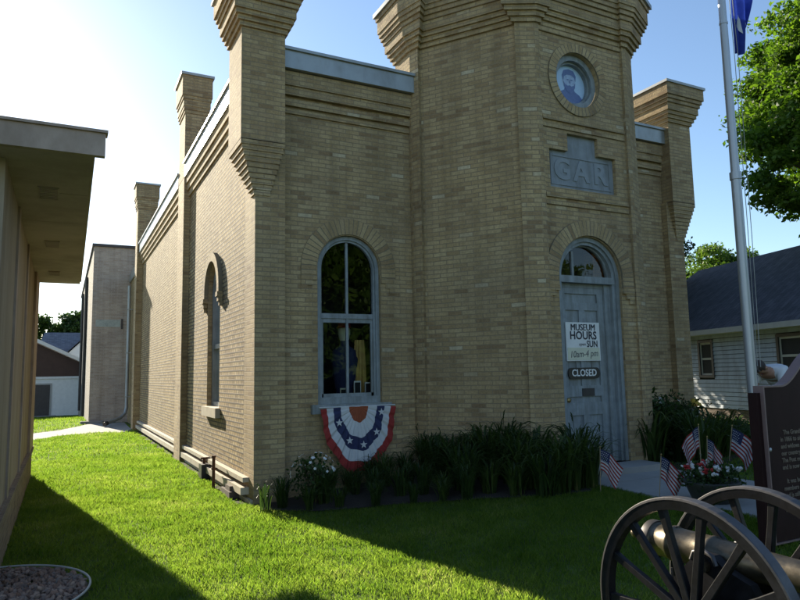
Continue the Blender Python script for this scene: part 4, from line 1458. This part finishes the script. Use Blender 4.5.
def person():
    # x: towards the head, y: person's left, z up; origin on the ground under the hips
    root = thing('person', 'person in white shirt bending forward behind the maroon marker', 'person', (7.55, -1.73, gh(7.4,-1.8)+0.05))
    root.rotation_euler = (0, 0, math.atan2(-0.03, -1.0))
    J = []; B = []
    def add(p, r, par=None):
        J.append((p, r)); i = len(J)-1
        if par is not None: B.append((par, i))
        return i
    pel = add((0,0,0.92), (0.15,0.12))
    wst = add((0.13,0,1.03), (0.145,0.11), pel)
    chs = add((0.33,0,1.15), (0.165,0.12), wst)
    upp = add((0.45,0,1.19), (0.12,0.09), chs)
    nck = add((0.53,0,1.20), 0.055, upp)
    hd0 = add((0.60,0,1.225), 0.075, nck)
    hd1 = add((0.665,0,1.235), 0.092, hd0)
    hd2 = add((0.73,0,1.245), 0.075, hd1)
    for s in (-1, 1):
        sh = add((0.43,s*0.18,1.16), 0.062, upp)
        el = add((0.50,s*0.22,0.90), 0.045, sh)
        wr = add((0.62,s*0.16,0.67), 0.030, el)
        pm = add((0.66,s*0.14,0.60), (0.036,0.02), wr)
        for k in range(4):
            a = add((0.675+0.004*k, s*(0.14)+(k-1.5)*0.019, 0.545), 0.0095, pm)
            b_ = add((0.69, s*(0.14)+(k-1.5)*0.020, 0.51-0.004*abs(k-1)), 0.0085, a)
            add((0.682, s*(0.14)+(k-1.5)*0.020, 0.485), 0.007, b_)
        t1 = add((0.63, s*0.105, 0.575), 0.011, pm)
        add((0.645, s*0.085, 0.54), 0.009, t1)
        hp = add((-0.02,s*0.10,0.86), 0.095, pel)
        kn = add((0.06,s*0.12,0.48), 0.062, hp)
        an = add((-0.03,s*0.12,0.09), 0.042, kn)
        add((0.13,s*0.13,0.035), (0.045,0.03), an)
    body = skin_body('body', J, B, M['skin'], root, 0, 2)
    # face
    mb = MB()
    for s in (-1, 1):
        mb = MB(); mb.lathe([(0,.0),(.004,.009),(.010,.010),(.014,.0)], (0.675, s*0.033, 1.150), (0.1,0,-1), 10)
        mb.build('eye', M['ink'], body, uv=False)
        mb = MB(); mb.lathe([(-.012,.0),(-.006,.026),(.006,.028),(.012,.0)], (0.645, s*0.093, 1.235), (0,1,0), 12)
        mb.build('ear', M['skin'], body, uv=False)
    mb = MB(); mb.lathe([(0,.016),(.02,.013),(.034,.0)], (0.645,0,1.150), (0,0,-1), 10)
    mb.build('nose', M['skin'], body, uv=False)
    mb = MB(); mb.box((0.608,-0.022,1.149),(0.613,0.022,1.153)); mb.build('mouth', M['petal_red'], body)
    # hair: cap over the crown and back of the head
    mb = MB()
    rows = []
    for i in range(9):
        th = PI*0.62*i/8
        rows.append([(0.69+0.105*math.cos(th)*0.95+0.0, 0.098*math.sin(th)*math.cos(2*PI*k/24), 1.252+0.102*math.sin(th)*math.sin(2*PI*k/24)+0.004*math.sin(k*5+i)) for k in range(24)])
    mb.grid(rows, 0, True, True)
    hair = mb.build('hair', M['hair'], root, uv=False)
    # keep the face free: drop faces below the forehead line
    bm = bmesh.new(); bm.from_mesh(hair.data)
    bmesh.ops.delete(bm, geom=[f for f in bm.faces if f.calc_center_median().z < 1.20 and f.calc_center_median().x < 0.74], context='FACES')
    bm.to_mesh(hair.data); bm.free()
    # shirt
    J2 = []; B2 = []
    def ad2(p, r, par=None):
        J2.append((p, r)); i = len(J2)-1
        if par is not None: B2.append((par, i))
        return i
    a0 = ad2((-0.03,0,0.93), (0.19,0.15)); a1 = ad2((0.12,0,1.04), (0.20,0.16), a0); a2 = ad2((0.32,0,1.16), (0.21,0.16), a1); a3 = ad2((0.46,0,1.20), (0.14,0.11), a2); ad2((0.505,0,1.20), (0.075,0.07), a3)
    for s in (-1, 1):
        b1 = ad2((0.43,s*0.19,1.165), 0.09, a3); ad2((0.475,s*0.225,0.99), 0.075, b1)
    skin_body('shirt', J2, B2, M['shirt'], root, 0, 2)
    J3 = []; B3 = []
    def ad3(p, r, par=None):
        J3.append((p, r)); i = len(J3)-1
        if par is not None: B3.append((par, i))
        return i
    c0 = ad3((0,0,0.93), (0.165,0.135))
    for s in (-1, 1):
        h = ad3((-0.02,s*0.10,0.86), 0.112, c0); k = ad3((0.06,s*0.12,0.48), 0.085, h); ad3((-0.03,s*0.12,0.12), 0.068, k)
    skin_body('trousers', J3, B3, M['trouser'], root, 0, 2)
    for s in (-1, 1):
        mb = MB()
        mb.lathe([(0,.03),(.03,.048),(.12,.05),(.22,.045),(.26,.0)], (-0.09,s*0.125,0.04), (1,0.05*s,0), 14)
        mb.build('shoe', M['black_paint'], root, uv=False)
person()

# ------------------------------------------------------------------ cannon
def cannon():
    root = thing('field_cannon', 'bronze barrelled cannon on two dark spoked wheels', 'cannon', (0,0,0))
    WR, NS = 0.486, 14
    def wheel(x, rot, x_out):
        c = Vector((x, -5.865, WR))
        mb = MB()
        w2 = 0.026
        n = 72
        ring = lambda r, xx: [(xx, c.y+r*math.sin(2*PI*k/n), c.z+r*math.cos(2*PI*k/n)) for k in range(n)]
        mb.grid([ring(WR-0.012,x-w2), ring(WR-0.052,x-w2*0.8), ring(WR-0.052,x+w2*0.8), ring(WR-0.012,x+w2), ring(WR-0.012,x-w2)], 0, False, True)
        wh = mb.build('wheel', M['wheel_paint'], root, uv=False)
        mb = MB()
        mb.grid([ring(WR-0.0115,x-w2-.001), ring(WR-0.003,x-w2), ring(WR,x-w2+.004), ring(WR,x+w2-.004), ring(WR-0.003,x+w2), ring(WR-0.0115,x+w2+.001), ring(WR-0.0115,x-w2-.001)], 0, False, True)
        mb.build('tyre', M['tyre_iron'], wh, uv=False)
        mb = MB()
        mb.lathe([(-.11,.0),(-.11,.035),(-.07,.042),(-.04,.062),(.04,.062),(.07,.05),(.10,.045),(.10,.0)], c, (1,0,0), 24)
        mb.build('hub', M['wheel_paint'], wh, uv=False)
        for k in range(NS):
            a = R(rot)+2*PI*k/NS
            d = Vector((0, math.sin(a), math.cos(a)))
            t = d.cross(Vector((1,0,0)))
            sm = MB()
            rows = []
            for (rr_, hw, ht) in ((0.05,.018,.016),(0.20,.0165,.015),(0.34,.015,.0135),(0.435,.018,.0145)):
                p = c+d*rr_ + Vector((1,0,0))*(0.012*(1-rr_/WR))
                rows.append([p+t*hw+Vector((ht,0,0)), p+t*hw-Vector((ht,0,0)), p-t*hw-Vector((ht,0,0)), p-t*hw+Vector((ht,0,0))])
            sm.grid(rows, 0, False, True)
            sm.face(rows[0]); sm.face(list(reversed(rows[-1])))
            bevel(sm.build('spoke', M['wheel_paint'], wh, uv=False), 0.004)
    wheel(0.25, 15.6, -1)
    wheel(0.71, -9.8, 1)
    ax = 0.48
    mb = MB(); mb.tube([(0.15,-5.865,WR),(0.81,-5.865,WR)], 0.028, 14); mb.box((0.30,-5.90,WR-0.035),(0.66,-5.83,WR+0.045))
    mb.build('axle', M['wheel_paint'], root, uv=False)
    # barrel along -Y with breech and knob towards the museum
    prof = [(0,.0),(.006,.013),(.018,.022),(.032,.024),(.046,.019),(.056,.012),(.07,.012),(.08,.026),(.10,.045),(.118,.060),(.125,.078),(.133,.082),(.165,.082),(.170,.074),
            (.178,.072),(.25,.073),(.256,.079),(.270,.079),(.276,.073),(.45,.0715),(.457,.075),(.472,.075),(.478,.069),(.8,.061),(1.15,.054),(1.19,.056),(1.21,.064),(1.27,.070),(1.30,.066),(1.305,.040),(1.20,.038)]
    mb = MB(); mb.lathe(prof, (ax,-5.345,0.705), (0,-1,0), 40)
    br = mb.build('barrel', M['bronze'], root, uv=False)
    mb = MB(); mb.tube([(ax-0.155,-5.86,0.69),(ax+0.155,-5.86,0.69)], 0.028, 16); mb.build('trunnion', M['bronze'], br, uv=False)
    mb = MB(); mb.lathe([(.127,.0825),(.13,.0835),(.165,.0835),(.168,.0825)], (ax,-5.345,0.705), (0,-1,0), 40); mb.build('breech_band', M['dark_metal'], br, uv=False)
    mb = MB(); mb.tube([(ax+0.0,-5.62,0.777),(ax,-5.62,0.785)], 0.006, 8); mb.build('vent', M['dark_metal'], br, uv=False)
    # carriage cheeks
    for s in (-1, 1):
        mb = MB()
        x0 = ax+s*0.085; x1 = ax+s*0.130
        prof2 = [(-5.64,0.40),(-5.66,0.52),(-5.70,0.60),(-5.74,0.645),(-5.79,0.695),(-5.84,0.735),(-5.90,0.735),(-5.95,0.695),(-6.06,0.66),(-6.12,0.56),(-6.05,0.44),(-5.80,0.41)]
        for xx, rev in ((x0, s > 0), (x1, s < 0)):
            f = [(xx,y,z) for y,z in prof2]
            mb.face(list(reversed(f)) if rev else f)
        for a, b in zip(prof2, prof2[1:]+prof2[:1]):
            mb.face([(x0,a[0],a[1]),(x1,a[0],a[1]),(x1,b[0],b[1]),(x0,b[0],b[1])])
        ck = bevel(mb.build('carriage_cheek', M['wheel_paint'], root, uv=False), 0.006)
        mb = MB()
        ys = [(-5.92,.0),(-5.905,.034),(-5.86,.05),(-5.815,.034),(-5.80,.0)]
        mb.tube([(x1+s*0.006,y,0.70+h*1.0) for y,h in ys], 0.009, 8); mb.build('cap_square', M['tyre_iron'], ck, uv=False)
    mb = MB(); mb.tube([(ax,-5.62,0.35),(ax,-5.62,0.635)], 0.014, 10); mb.tube([(ax-.05,-5.62,.56),(ax+.05,-5.62,.56)], 0.008, 8)
    mb.tube([(ax-.05,-5.62,.56),(ax-.05,-5.62,.61)], 0.007, 8); mb.build('elevating_screw', M['tyre_iron'], root, uv=False)
    mb = MB()
    a = Vector((ax,-5.68,0.43)); b = Vector((ax,-5.30,0.10))
    mb.tube([a+Vector((0,-.3,0.0)), a, b], [0.085,0.075,0.05], 4)
    o = mb.build('trail', M['wheel_paint'], root, uv=False)
    o.data.polygons.foreach_set('use_smooth', [False]*len(o.data.polygons))
cannon()

# ------------------------------------------------------------------ small stick flags
def stick_flag(loc, rz, label, height=0.46, w_=0.155, h_=0.30, lean=(0,0), name='stick_flag', group='small flags on sticks', phase=0.0):
    root = thing(name, label, 'flag', loc, rz, group)
    root.rotation_euler = (lean[0], lean[1], rz)
    mb = MB(); mb.tube([(0,0,-0.08),(0,0,height)], 0.004, 8); mb.build('stick', M['wood_stick'], root, uv=False)
    mb = MB(); mb.lathe([(0,.0),(.004,.006),(.015,.006),(.022,.0)], (0,0,height), (0,0,1), 8); mb.build('tip', M['brass'], root, uv=False)
    mb = MB(); nu, nv = 26, 26                      # hanging flag: hoist on the stick, fly drooping down
    def P(s, t_):
        # s: 0 hoist .. 1 fly, t_: 0 bottom .. 1 top of the cloth
        top = height-0.01
        x = 0.006 + s*w_*(0.62+0.38*t_) * (0.92+0.08*math.sin(6*s+phase))
        z = top - (1-t_)*h_*0.72 - s*s*h_*0.48 - s*0.05
        y = 0.022*math.sin(s*11+phase+t_*1.5)*(.25+s)
        return (x, y, z)
    rows = [[P(i/nu, j/nv) for i in range(nu+1)] for j in range(nv+1)]
    def mi(j, i):
        st = int(13*(j+0.5)/nv)
        if j >= nv*6/13 and i < nu*0.4: return 2
        return 1 if st % 2 else 0
    mb.grid(rows, mi, True)
    c = mb.build('cloth', [M['red_cloth'], M['white_cloth'], M['navy_cloth']], root, uv=False)
    st = MB()
    for a in range(5):
        for b in range(4 if a % 2 else 5):
            s, t_ = 0.03+0.07*(b+(0.5 if a % 2 else 0)), 0.5+0.1*a
            for dy in (-0.002, 0.002):
                p = Vector(P(s, t_)); e = 0.0045
                st.face([(p.x+e*math.cos(q_*PI/3), p.y+dy, p.z+e*math.sin(q_*PI/3)) for q_ in range(6)])
    st.build('white_stars', M['white_cloth'], c, uv=False)
    return root
stick_flag((3.085,-2.42,gh(3.1,-2.4)), -0.65, 'small stars and stripes flag in front of the daylilies left of the walk', 0.47, 0.25, 0.30, phase=0.3, lean=(0,0.04))
stick_flag((3.28,-3.02,gh(3.3,-3)), -0.7, 'small stars and stripes flag on the lawn edge beside the walk, nearest the cannon wheel', 0.44, 0.23, 0.29, phase=1.4, lean=(0,0.10))
stick_flag((3.50,-3.36,0.40), PI*0.80, 'small flag on the tallest stick at the centre of the flower tub', 0.54, 0.17, 0.28, phase=2.2)
stick_flag((3.58,-3.36,0.40), -0.6, 'small folded flag against the right of the tallest stick in the flower tub', 0.42, 0.16, 0.28, phase=0.8, lean=(0,0.05))
stick_flag((3.82,-3.40,0.40), -0.7, 'small spread flag leaning at the right side of the flower tub', 0.52, 0.27, 0.30, phase=4.0, lean=(0,0.14))

# red and white pennant and a bird feeder-like lily by the right corner
g = thing('red_white_pennant', 'small red and white pennant among the plants right of the door', 'flag', (5.76,-0.9,0.2))
mb = MB(); mb.tube([(0,0,-.05),(0,0,0.92)], 0.005, 8); mb.build('stick', M['wood_stick'], g, uv=False)
mb = MB()
rows = [[(0.005+0.11*(i/8)*(1-0.25*j/8), 0.018*math.sin(i*1.1+j*.4), 0.90-0.32*j/8-0.10*(i/8)**2) for i in range(9)] for j in range(9)]
mb.grid(rows, lambda j, i: 0 if (j-i*0.5) > 3 else 1, True)
mb.build('cloth', [M['red_cloth'], M['white_cloth']], g, uv=False)
g = thing('garden_figure', 'small white garden figure with yellow hat by the right corner', 'garden figure', (7.0,-0.52,0.2))
mb = MB(); mb.lathe([(0,.09),(.3,.07),(.5,.06),(.62,.07),(.70,.035),(.73,.0)], (0,0,0), (0,0,1), 16); mb.build('figure_body', M['white_paint'], g, uv=False)
mb = MB(); mb.lathe([(0,.0),(.0,.11),(.03,.10),(.06,.065),(.11,.05),(.12,.0)], (0,0,0.70), (0,0,1), 16); mb.build('hat', M['petal_yellow'], g, uv=False)

# ------------------------------------------------------------------ daylilies, shrubs, flowers
def blade_mesh(name, n, h, spread, width, mat, seed, parent=None, droop=1.0, r0=0.09, scapes=0):
    rg = np.random.default_rng(seed)
    mb = MB()
    for i in range(n):
        a = rg.uniform(0, 2*PI); L = h*rg.uniform(0.75, 1.3); out = spread*rg.uniform(0.25, 1.15)
        b = np.array([math.cos(a), math.sin(a), 0]); sx = np.array([-math.sin(a), math.cos(a), 0])
        base = b*rg.uniform(0, r0)+sx*rg.uniform(-r0, r0)
        w0 = width*rg.uniform(0.7, 1.25); rows = []
        nseg = 7
        tw = rg.uniform(-0.5, 0.5)
        for k in range(nseg+1):
            f = k/nseg
            p = base + b*out*f**1.5 + np.array([0,0, L*(math.sin(f*PI*0.5*(1+0.35*droop*out/spread))) ])
            p = p + sx*tw*0.12*f*f
            ww = w0*(1-f**2.2)*(0.6+0.8*min(1,f*3))*0.5 + 0.0005
            fold = np.array([0,0,ww*0.5])
            rows.append([p-sx*ww+fold, p, p+sx*ww+fold])
        mb.grid(rows, 0, True)
    for i in range(scapes):
        a = rg.uniform(0, 2*PI); q = rg.uniform(.02, .16); hh = h*rg.uniform(1.25, 1.6)
        e = Vector((math.cos(a)*q*2, math.sin(a)*q*2, hh))
        mb.tube([(math.cos(a)*.03, math.sin(a)*.03, 0), (math.cos(a)*q, math.sin(a)*q, hh*.6), e], [.004,.0035,.003], 5)
        for j in range(3):
            mb.lathe([(0,.0),(.012,.006),(.035,.006),(.05,.0)], e+Vector((0,0,-.03*j)), Vector((rg.normal()*.5, rg.normal()*.5, 1)), 6)
    return mb.build(name, mat, parent, uv=False)
LILY = [blade_mesh('daylily_clump', 70, 0.46, 0.42, 0.020, M['daylily'] if i % 2 else M['daylily_pale'], 100+i, scapes=(0,3,0,2)[i]) for i in range(4)]
def inside(poly, x, y):
    c = False; j = len(poly)-1
    for i in range(len(poly)):
        xi, yi = poly[i]; xj, yj = poly[j]
        if (yi > y) != (yj > y) and x < (xj-xi)*(y-yi)/(yj-yi)+xi: c = not c
        j = i
    return c
lr = random.Random(4)
spots = []
tries = 0
while len(spots) < 44 and tries < 6000:
    tries += 1
    x, y = lr.uniform(0.2, 3.3), lr.uniform(-2.35, 0.0)
    if not inside(BED, x, y): continue
    if x < 0.42 and y > -0.32: continue
    # keep out of the tower wall
    if x > 2.2 and y > -0.068-(x-2.341)*1.386-0.22: continue
    if x > 3.0 and y > -1.55: continue
    if any((x-a)**2+(y-b)**2 < 0.20**2 for a, b in spots): continue
    spots.append((x, y))
first = {}
for i, (x, y) in enumerate(spots):
    k = i % 4
    if k not in first: o = LILY[k]; first[k] = 1
    else: o = LILY[k].copy(); COL.objects.link(o)
    # the bed rises towards the wall and the door
    sc = 0.62 + 0.46*sstep((x-1.0)/2.1) + lr.uniform(-0.1, 0.12)
    if y < -0.068-(max(x,1)-1)*0.85-0.55: sc *= 0.82
    if 0.9 < x < 1.9: sc *= 0.80
    o.location = (x, y, gh(x, y)+0.01); o.rotation_euler = (0, 0, lr.uniform(0, 6.28)); o.scale = (sc, sc, sc*lr.uniform(0.9, 1.12))
    tag(o, 'arching daylily clump with strap leaves in the bed along the brick front', 'daylily', 'daylilies along the brick front')
# the clump catching the sun at the corner
o = blade_mesh('sunlit_daylily', 12, 0.24, 0.10, 0.022, M['daylily'], 210, None, r0=0.05); o.location = (0.02, -0.42, 0)
tag(o, 'few upright sunlit daylily leaves at the wall corner', 'daylily')
# right of the walk
spots2 = []
tries = 0
while len(spots2) < 22 and tries < 4000:
    tries += 1
    x, y = lr.uniform(5.05, 8.3), lr.uniform(-1.9, 0.0)
    if not inside(RBED, x, y) or any((x-a)**2+(y-b)**2 < 0.24**2 for a, b in spots2): continue
    if x < 6.3 and y > -1.0+(x-5.2)*0.85: continue
    if x > 5.7 and y < -1.75: continue
    spots2.append((x, y))
for i, (x, y) in enumerate(spots2):
    o = LILY[i % 4].copy(); COL.objects.link(o)
    sc = 1.25 - 0.35*sstep((x-6.2)/1.8)+lr.uniform(-.12,.12)
    if x > 6.5: sc *= 0.62
    o.location = (x, y, gh(x,y)+0.01); o.rotation_euler = (0,0,lr.uniform(0,6.28)); o.scale = (sc,sc,sc)
    tag(o, 'tall dark daylily clump in the bed right of the front walk', 'daylily', 'daylilies right of the walk')

def shrub(name, label, loc, rx, rz, n, leaf, mat, seed, flowers=0, fm=None, fr=0.022, cat='shrub', group=None, base=0.15):
    root = thing(name, label, cat, loc, 0, group)
    rg = np.random.default_rng(seed)
    mb = MB()
    nst = 9
    tips = []
    for i in range(nst):
        a = 2*PI*i/nst+rg.uniform(-.3,.3); rr_ = rx*rg.uniform(.2,.8)
        e = (math.cos(a)*rr_, math.sin(a)*rr_, rz*rg.uniform(.6,1.0))
        mb.tube([(0.02*math.cos(a),0.02*math.sin(a),-0.02),(e[0]*.5,e[1]*.5,e[2]*.6),e], [.008,.006,.003], 5)
        tips.append(e)
    mb.build('stems', M['bark'], root, uv=False)
    d = rg.normal(size=(n,3)); d /= np.linalg.norm(d,axis=1)[:,None]
    rad = rg.random(n)**0.45*(1+0.25*np.sin(d[:,0]*5+d[:,1]*4))
    c = d*rad[:,None]*np.array([rx,rx,rz*0.5]); c[:,2] += rz*0.5+base*0.2
    c = c[c[:,2] > 0.02]
    leaf_mesh('foliage', mat, root, c, leaf*rg.uniform(.6,1.3,len(c)))
    if flowers:
        fb = MB()
        for i in range(flowers):
            v = rg.normal(size=3); v /= np.linalg.norm(v); v[2] = abs(v[2])*0.9+0.05
            p = Vector((v[0]*rx*1.02, v[1]*rx*1.02, rz*0.5+base*0.2+v[2]*rz*0.52))
            nrm = Vector(v).normalized()
            s1 = nrm.cross(Vector((0,0,1))).normalized() if abs(nrm.z) < .99 else Vector((1,0,0))
            s2 = nrm.cross(s1)
            rad_ = fr*rg.uniform(.7,1.25)
            for k in range(6):
                a0 = 2*PI*k/6
                q0 = p+nrm*0.003
                t1 = s1*math.cos(a0-.45)+s2*math.sin(a0-.45); t2 = s1*math.cos(a0)+s2*math.sin(a0); t3 = s1*math.cos(a0+.45)+s2*math.sin(a0+.45)
                fb.face([q0, q0+t1*rad_*.7+nrm*.004, q0+t2*rad_+nrm*rg.uniform(0,.012), q0+t3*rad_*.7+nrm*.004])
        fb.build('blossoms', fm, root, uv=False)
    return root
shrub('white_flower_shrub', 'dark shrub dotted with white blossoms below the bunting', (0.62,-0.34,0.02), 0.27, 0.56, 650, 0.05, M['shrub'], 41, 26, M['petal_white'], 0.024)
shrub('leafy_shrub', 'dense dark leafy shrub against the wall right of the door', (5.65,-0.95,0.2), 0.50, 0.92, 1900, 0.07, M['shrub'], 42, 7, M['petal_white'], 0.02, group='shrubs right of the walk')
shrub('leafy_shrub', 'dense dark leafy shrub below the right corner turret', (6.55,-0.45,0.2), 0.55, 0.82, 1900, 0.07, M['shrub'], 43, 5, M['petal_red'], 0.02, group='shrubs right of the walk')
shrub('leafy_shrub', 'low spreading leafy shrub at the far right end of the bed', (7.75,-0.35,0.2), 0.62, 0.40, 1300, 0.07, M['shrub'], 44, group='shrubs right of the walk')
shrub('leafy_shrub', 'sunlit loose shrub at the edge of the bright lawn patch', (9.6,0.9,0.15), 0.6, 0.36, 800, 0.09, M['shrub'], 45, group='shrubs right of the walk')
# tub of flowers
tub = thing('flower_tub', 'dark tub of white and red flowers holding three small flags', 'planter', (3.58,-3.40,0.21))
mb = MB(); mb.lathe([(0,.0),(.0,.17),(.02,.18),(.17,.24),(.20,.26),(.21,.25),(.19,.23),(.18,.0)], (0,0,0), (0,0,1), 28); mb.build('pot', M['pot'], tub, uv=False)
rg = np.random.default_rng(77)
n = 1100
c = rg.normal(size=(n,3))*np.array([0.17,0.17,0.065])+np.array([0,0,0.24])
c = c[np.hypot(c[:,0], c[:,1]) < 0.31]; n = len(c)
leaf_mesh('foliage', M['shrub'], tub, c, 0.045*rg.uniform(.6,1.3,n))
for nm, mt, cnt in (('white_bloom','petal_white',14),('red_bloom','petal_red',10)):
    for i in range(cnt):
        fb = MB()
        a = rg.uniform(0,2*PI); r_ = 0.27*math.sqrt(rg.random())
        p = (r_*math.cos(a), r_*math.sin(a), 0.31+0.06*(1-r_/.27)+rg.uniform(-.02,.03))
        for k in range(5):
            q_ = Vector(p)+Vector(rg.normal(size=3))*0.013
            fb.lathe([(-.012,.0),(-.006,.016),(.004,.019),(.010,.0)], q_, Vector(rg.normal(size=3))+Vector((0,0,1)), 7)
        fb.build(nm, M[mt], tub, uv=False)

# ------------------------------------------------------------------ stone bed with white edging at lower left
ec = Vector((-2.5,-2.35,0)); erx, ery = 0.69, 0.75
ed = MB()
ring = []
for k in range(65):
    a = -PI/2+PI*1.05*k/64
    ring.append((ec.x+erx*math.cos(a), ec.y+ery*math.sin(a), 0.055))
ed.tube(ring, 0.008, 8)
tag(ed.build('bed_edging', M['edge_plastic'], None, uv=False), 'curved white plastic edging round the stone bed', 'edging')
def mulch():
    n = 2600
    rg = np.random.default_rng(3)
    vs, fs = [], []
    ico = bmesh.new(); bmesh.ops.create_icosphere(ico, subdivisions=1, radius=1)
    bv = np.array([v.co[:] for v in ico.verts]); bf = [[v.index for v in f.verts] for f in ico.faces]; ico.free()
    k = 0
    while k < n:
        x, y = rg.uniform(-3.2,-1.8), rg.uniform(-3.1,-1.6)
        if ((x-ec.x)/(erx-.03))**2+((y-ec.y)/(ery-.03))**2 > 1: continue
        s = rg.uniform(.010,.026)
        rot = Matrix.Rotation(rg.uniform(0,6.28),3,Vector(rg.normal(size=3)).normalized())
        v = (bv*(1+rg.normal(size=bv.shape)*.16)*np.array([s*1.4,s,s*.7]))@np.array(rot)
        v += np.array([x,y,0.02+rg.uniform(0,.03)])
        o_ = len(vs); vs += v.tolist(); fs += [[i+o_ for i in f] for f in bf]
        k += 1
    me = bpy.data.meshes.new('mulch_stones'); me.from_pydata(vs,[],fs); me.materials.append(M['mulch'])
    o = bpy.data.objects.new('mulch_stones', me); COL.objects.link(o)
    tag(o, 'brown and grey mulch stones inside the white edging', 'mulch', kind='stuff')
mulch()

# ------------------------------------------------------------------ lawn grass (stuff)
def lawn_grass():
    rg = np.random.default_rng(8)
    cx_, cy_ = CAMP.x, CAMP.y
    pts = []
    def ok(x, y):
        m = np.ones(len(x), bool)
        m &= ~((x > -0.05) & (x < WID) & (y > -0.02))
        m &= ~((x > 2.25) & (x < 6.1) & (y > -1.4) & (y < 0.2) & (y > -0.068-np.abs(np.abs(x-CX)-(CX-2.341))*0))
        m &= ~((x > 3.33) & (x < 4.97) & (y < -1.1))
        m &= ~((x < -2.43) & (y < 4.42))
        m &= ~((((x-ec.x)/erx)**2+((y-ec.y)/ery)**2) < 1)
        m &= ~((x > -1.2) & (y > 17.4))
        return m
    def polymask(poly, x, y):
        c = np.zeros(len(x), bool); j = len(poly)-1
        for i in range(len(poly)):
            xi, yi = poly[i]; xj, yj = poly[j]
            hit = ((yi > y) != (yj > y)) & (x < (xj-xi)*(y-yi)/(yj-yi+1e-12)+xi)
            c ^= hit; j = i
        return c
    # (x0,x1,y0,y1, blades per m2, size)
    for x0, x1, y0, y1, dens, sz in ((-2.5,4.0,-5.9,-2.0,7600,0.85),(4.0,8.5,-5.5,0.0,1100,1.3),(-2.5,3.4,-2.0,2.0,6000,0.9),(-2.5,0.1,2.0,6.5,3600,1.05),(-3.2,0.1,6.5,12.5,1300,1.5),(-6,0.1,12.5,32,320,2.2),(8.0,17,-2.5,6.5,420,1.8)):
        n = int((x1-x0)*(y1-y0)*dens)
        x, y = rg.uniform(x0,x1,n), rg.uniform(y0,y1,n)
        # thin patches
        m = ok(x, y) & (~polymask(SOIL, x, y) | (rg.random(n) < 0.12)) & ~polymask(BED, x, y) & ~polymask(PATH, x, y)
        # only what the eye can reach: within the field of view, with a margin
        ang = np.arctan2(x-cx_, y-cy_)
        m &= (ang > yaw-0.66) & (ang < yaw+0.66)
        x, y = x[m], y[m]
        tuft = np.sin(x*7.1+np.sin(y*5.3)*1.7)*np.sin(y*6.3+np.sin(x*4.1)*1.3)
        pts.append(np.stack([x, y, np.full(len(x), sz), tuft], axis=1))
    p = np.concatenate(pts)
    n = len(p)
    z = np.array([gh(a, b) for a, b in p[:, :2]])
    a = rg.uniform(0, 2*PI, n)
    L = (0.042+0.012*p[:,3])*rg.uniform(0.6, 1.35, n)*np.sqrt(p[:,2])
    wd = 0.0025*p[:,2]*rg.uniform(0.8, 1.3, n)
    lean = rg.uniform(0.1, 0.95, n)*L
    la = rg.uniform(0, 2*PI, n)
    base = np.stack([p[:,0], p[:,1], z-0.004], axis=1)
    side = np.stack([np.cos(a)*wd, np.sin(a)*wd, np.zeros(n)], axis=1)
    mid = base+np.stack([np.cos(la)*lean*.35, np.sin(la)*lean*.35, L*.6], axis=1)
    tip = base+np.stack([np.cos(la)*lean, np.sin(la)*lean, L], axis=1)
    v = np.stack([base-side, base+side, mid+side*.8, tip, mid-side*.8], axis=1).reshape(-1, 3)
    me = bpy.data.meshes.new('lawn_grass')
    me.vertices.add(5*n); me.vertices.foreach_set('co', v.astype(np.float32).ravel())
    me.loops.add(5*n); me.loops.foreach_set('vertex_index', np.arange(5*n, dtype=np.int32))
    me.polygons.add(n); me.polygons.foreach_set('loop_start', np.arange(0,5*n,5,dtype=np.int32)); me.polygons.foreach_set('loop_total', np.full(n,5,dtype=np.int32))
    me.update(calc_edges=True)
    me.materials.append(M['grass'])
    o = bpy.data.objects.new('lawn_grass', me); COL.objects.link(o)
    tag(o, 'short mown grass blades covering the lawn', 'grass', kind='stuff')
    print('grass blades', n)
lawn_grass()
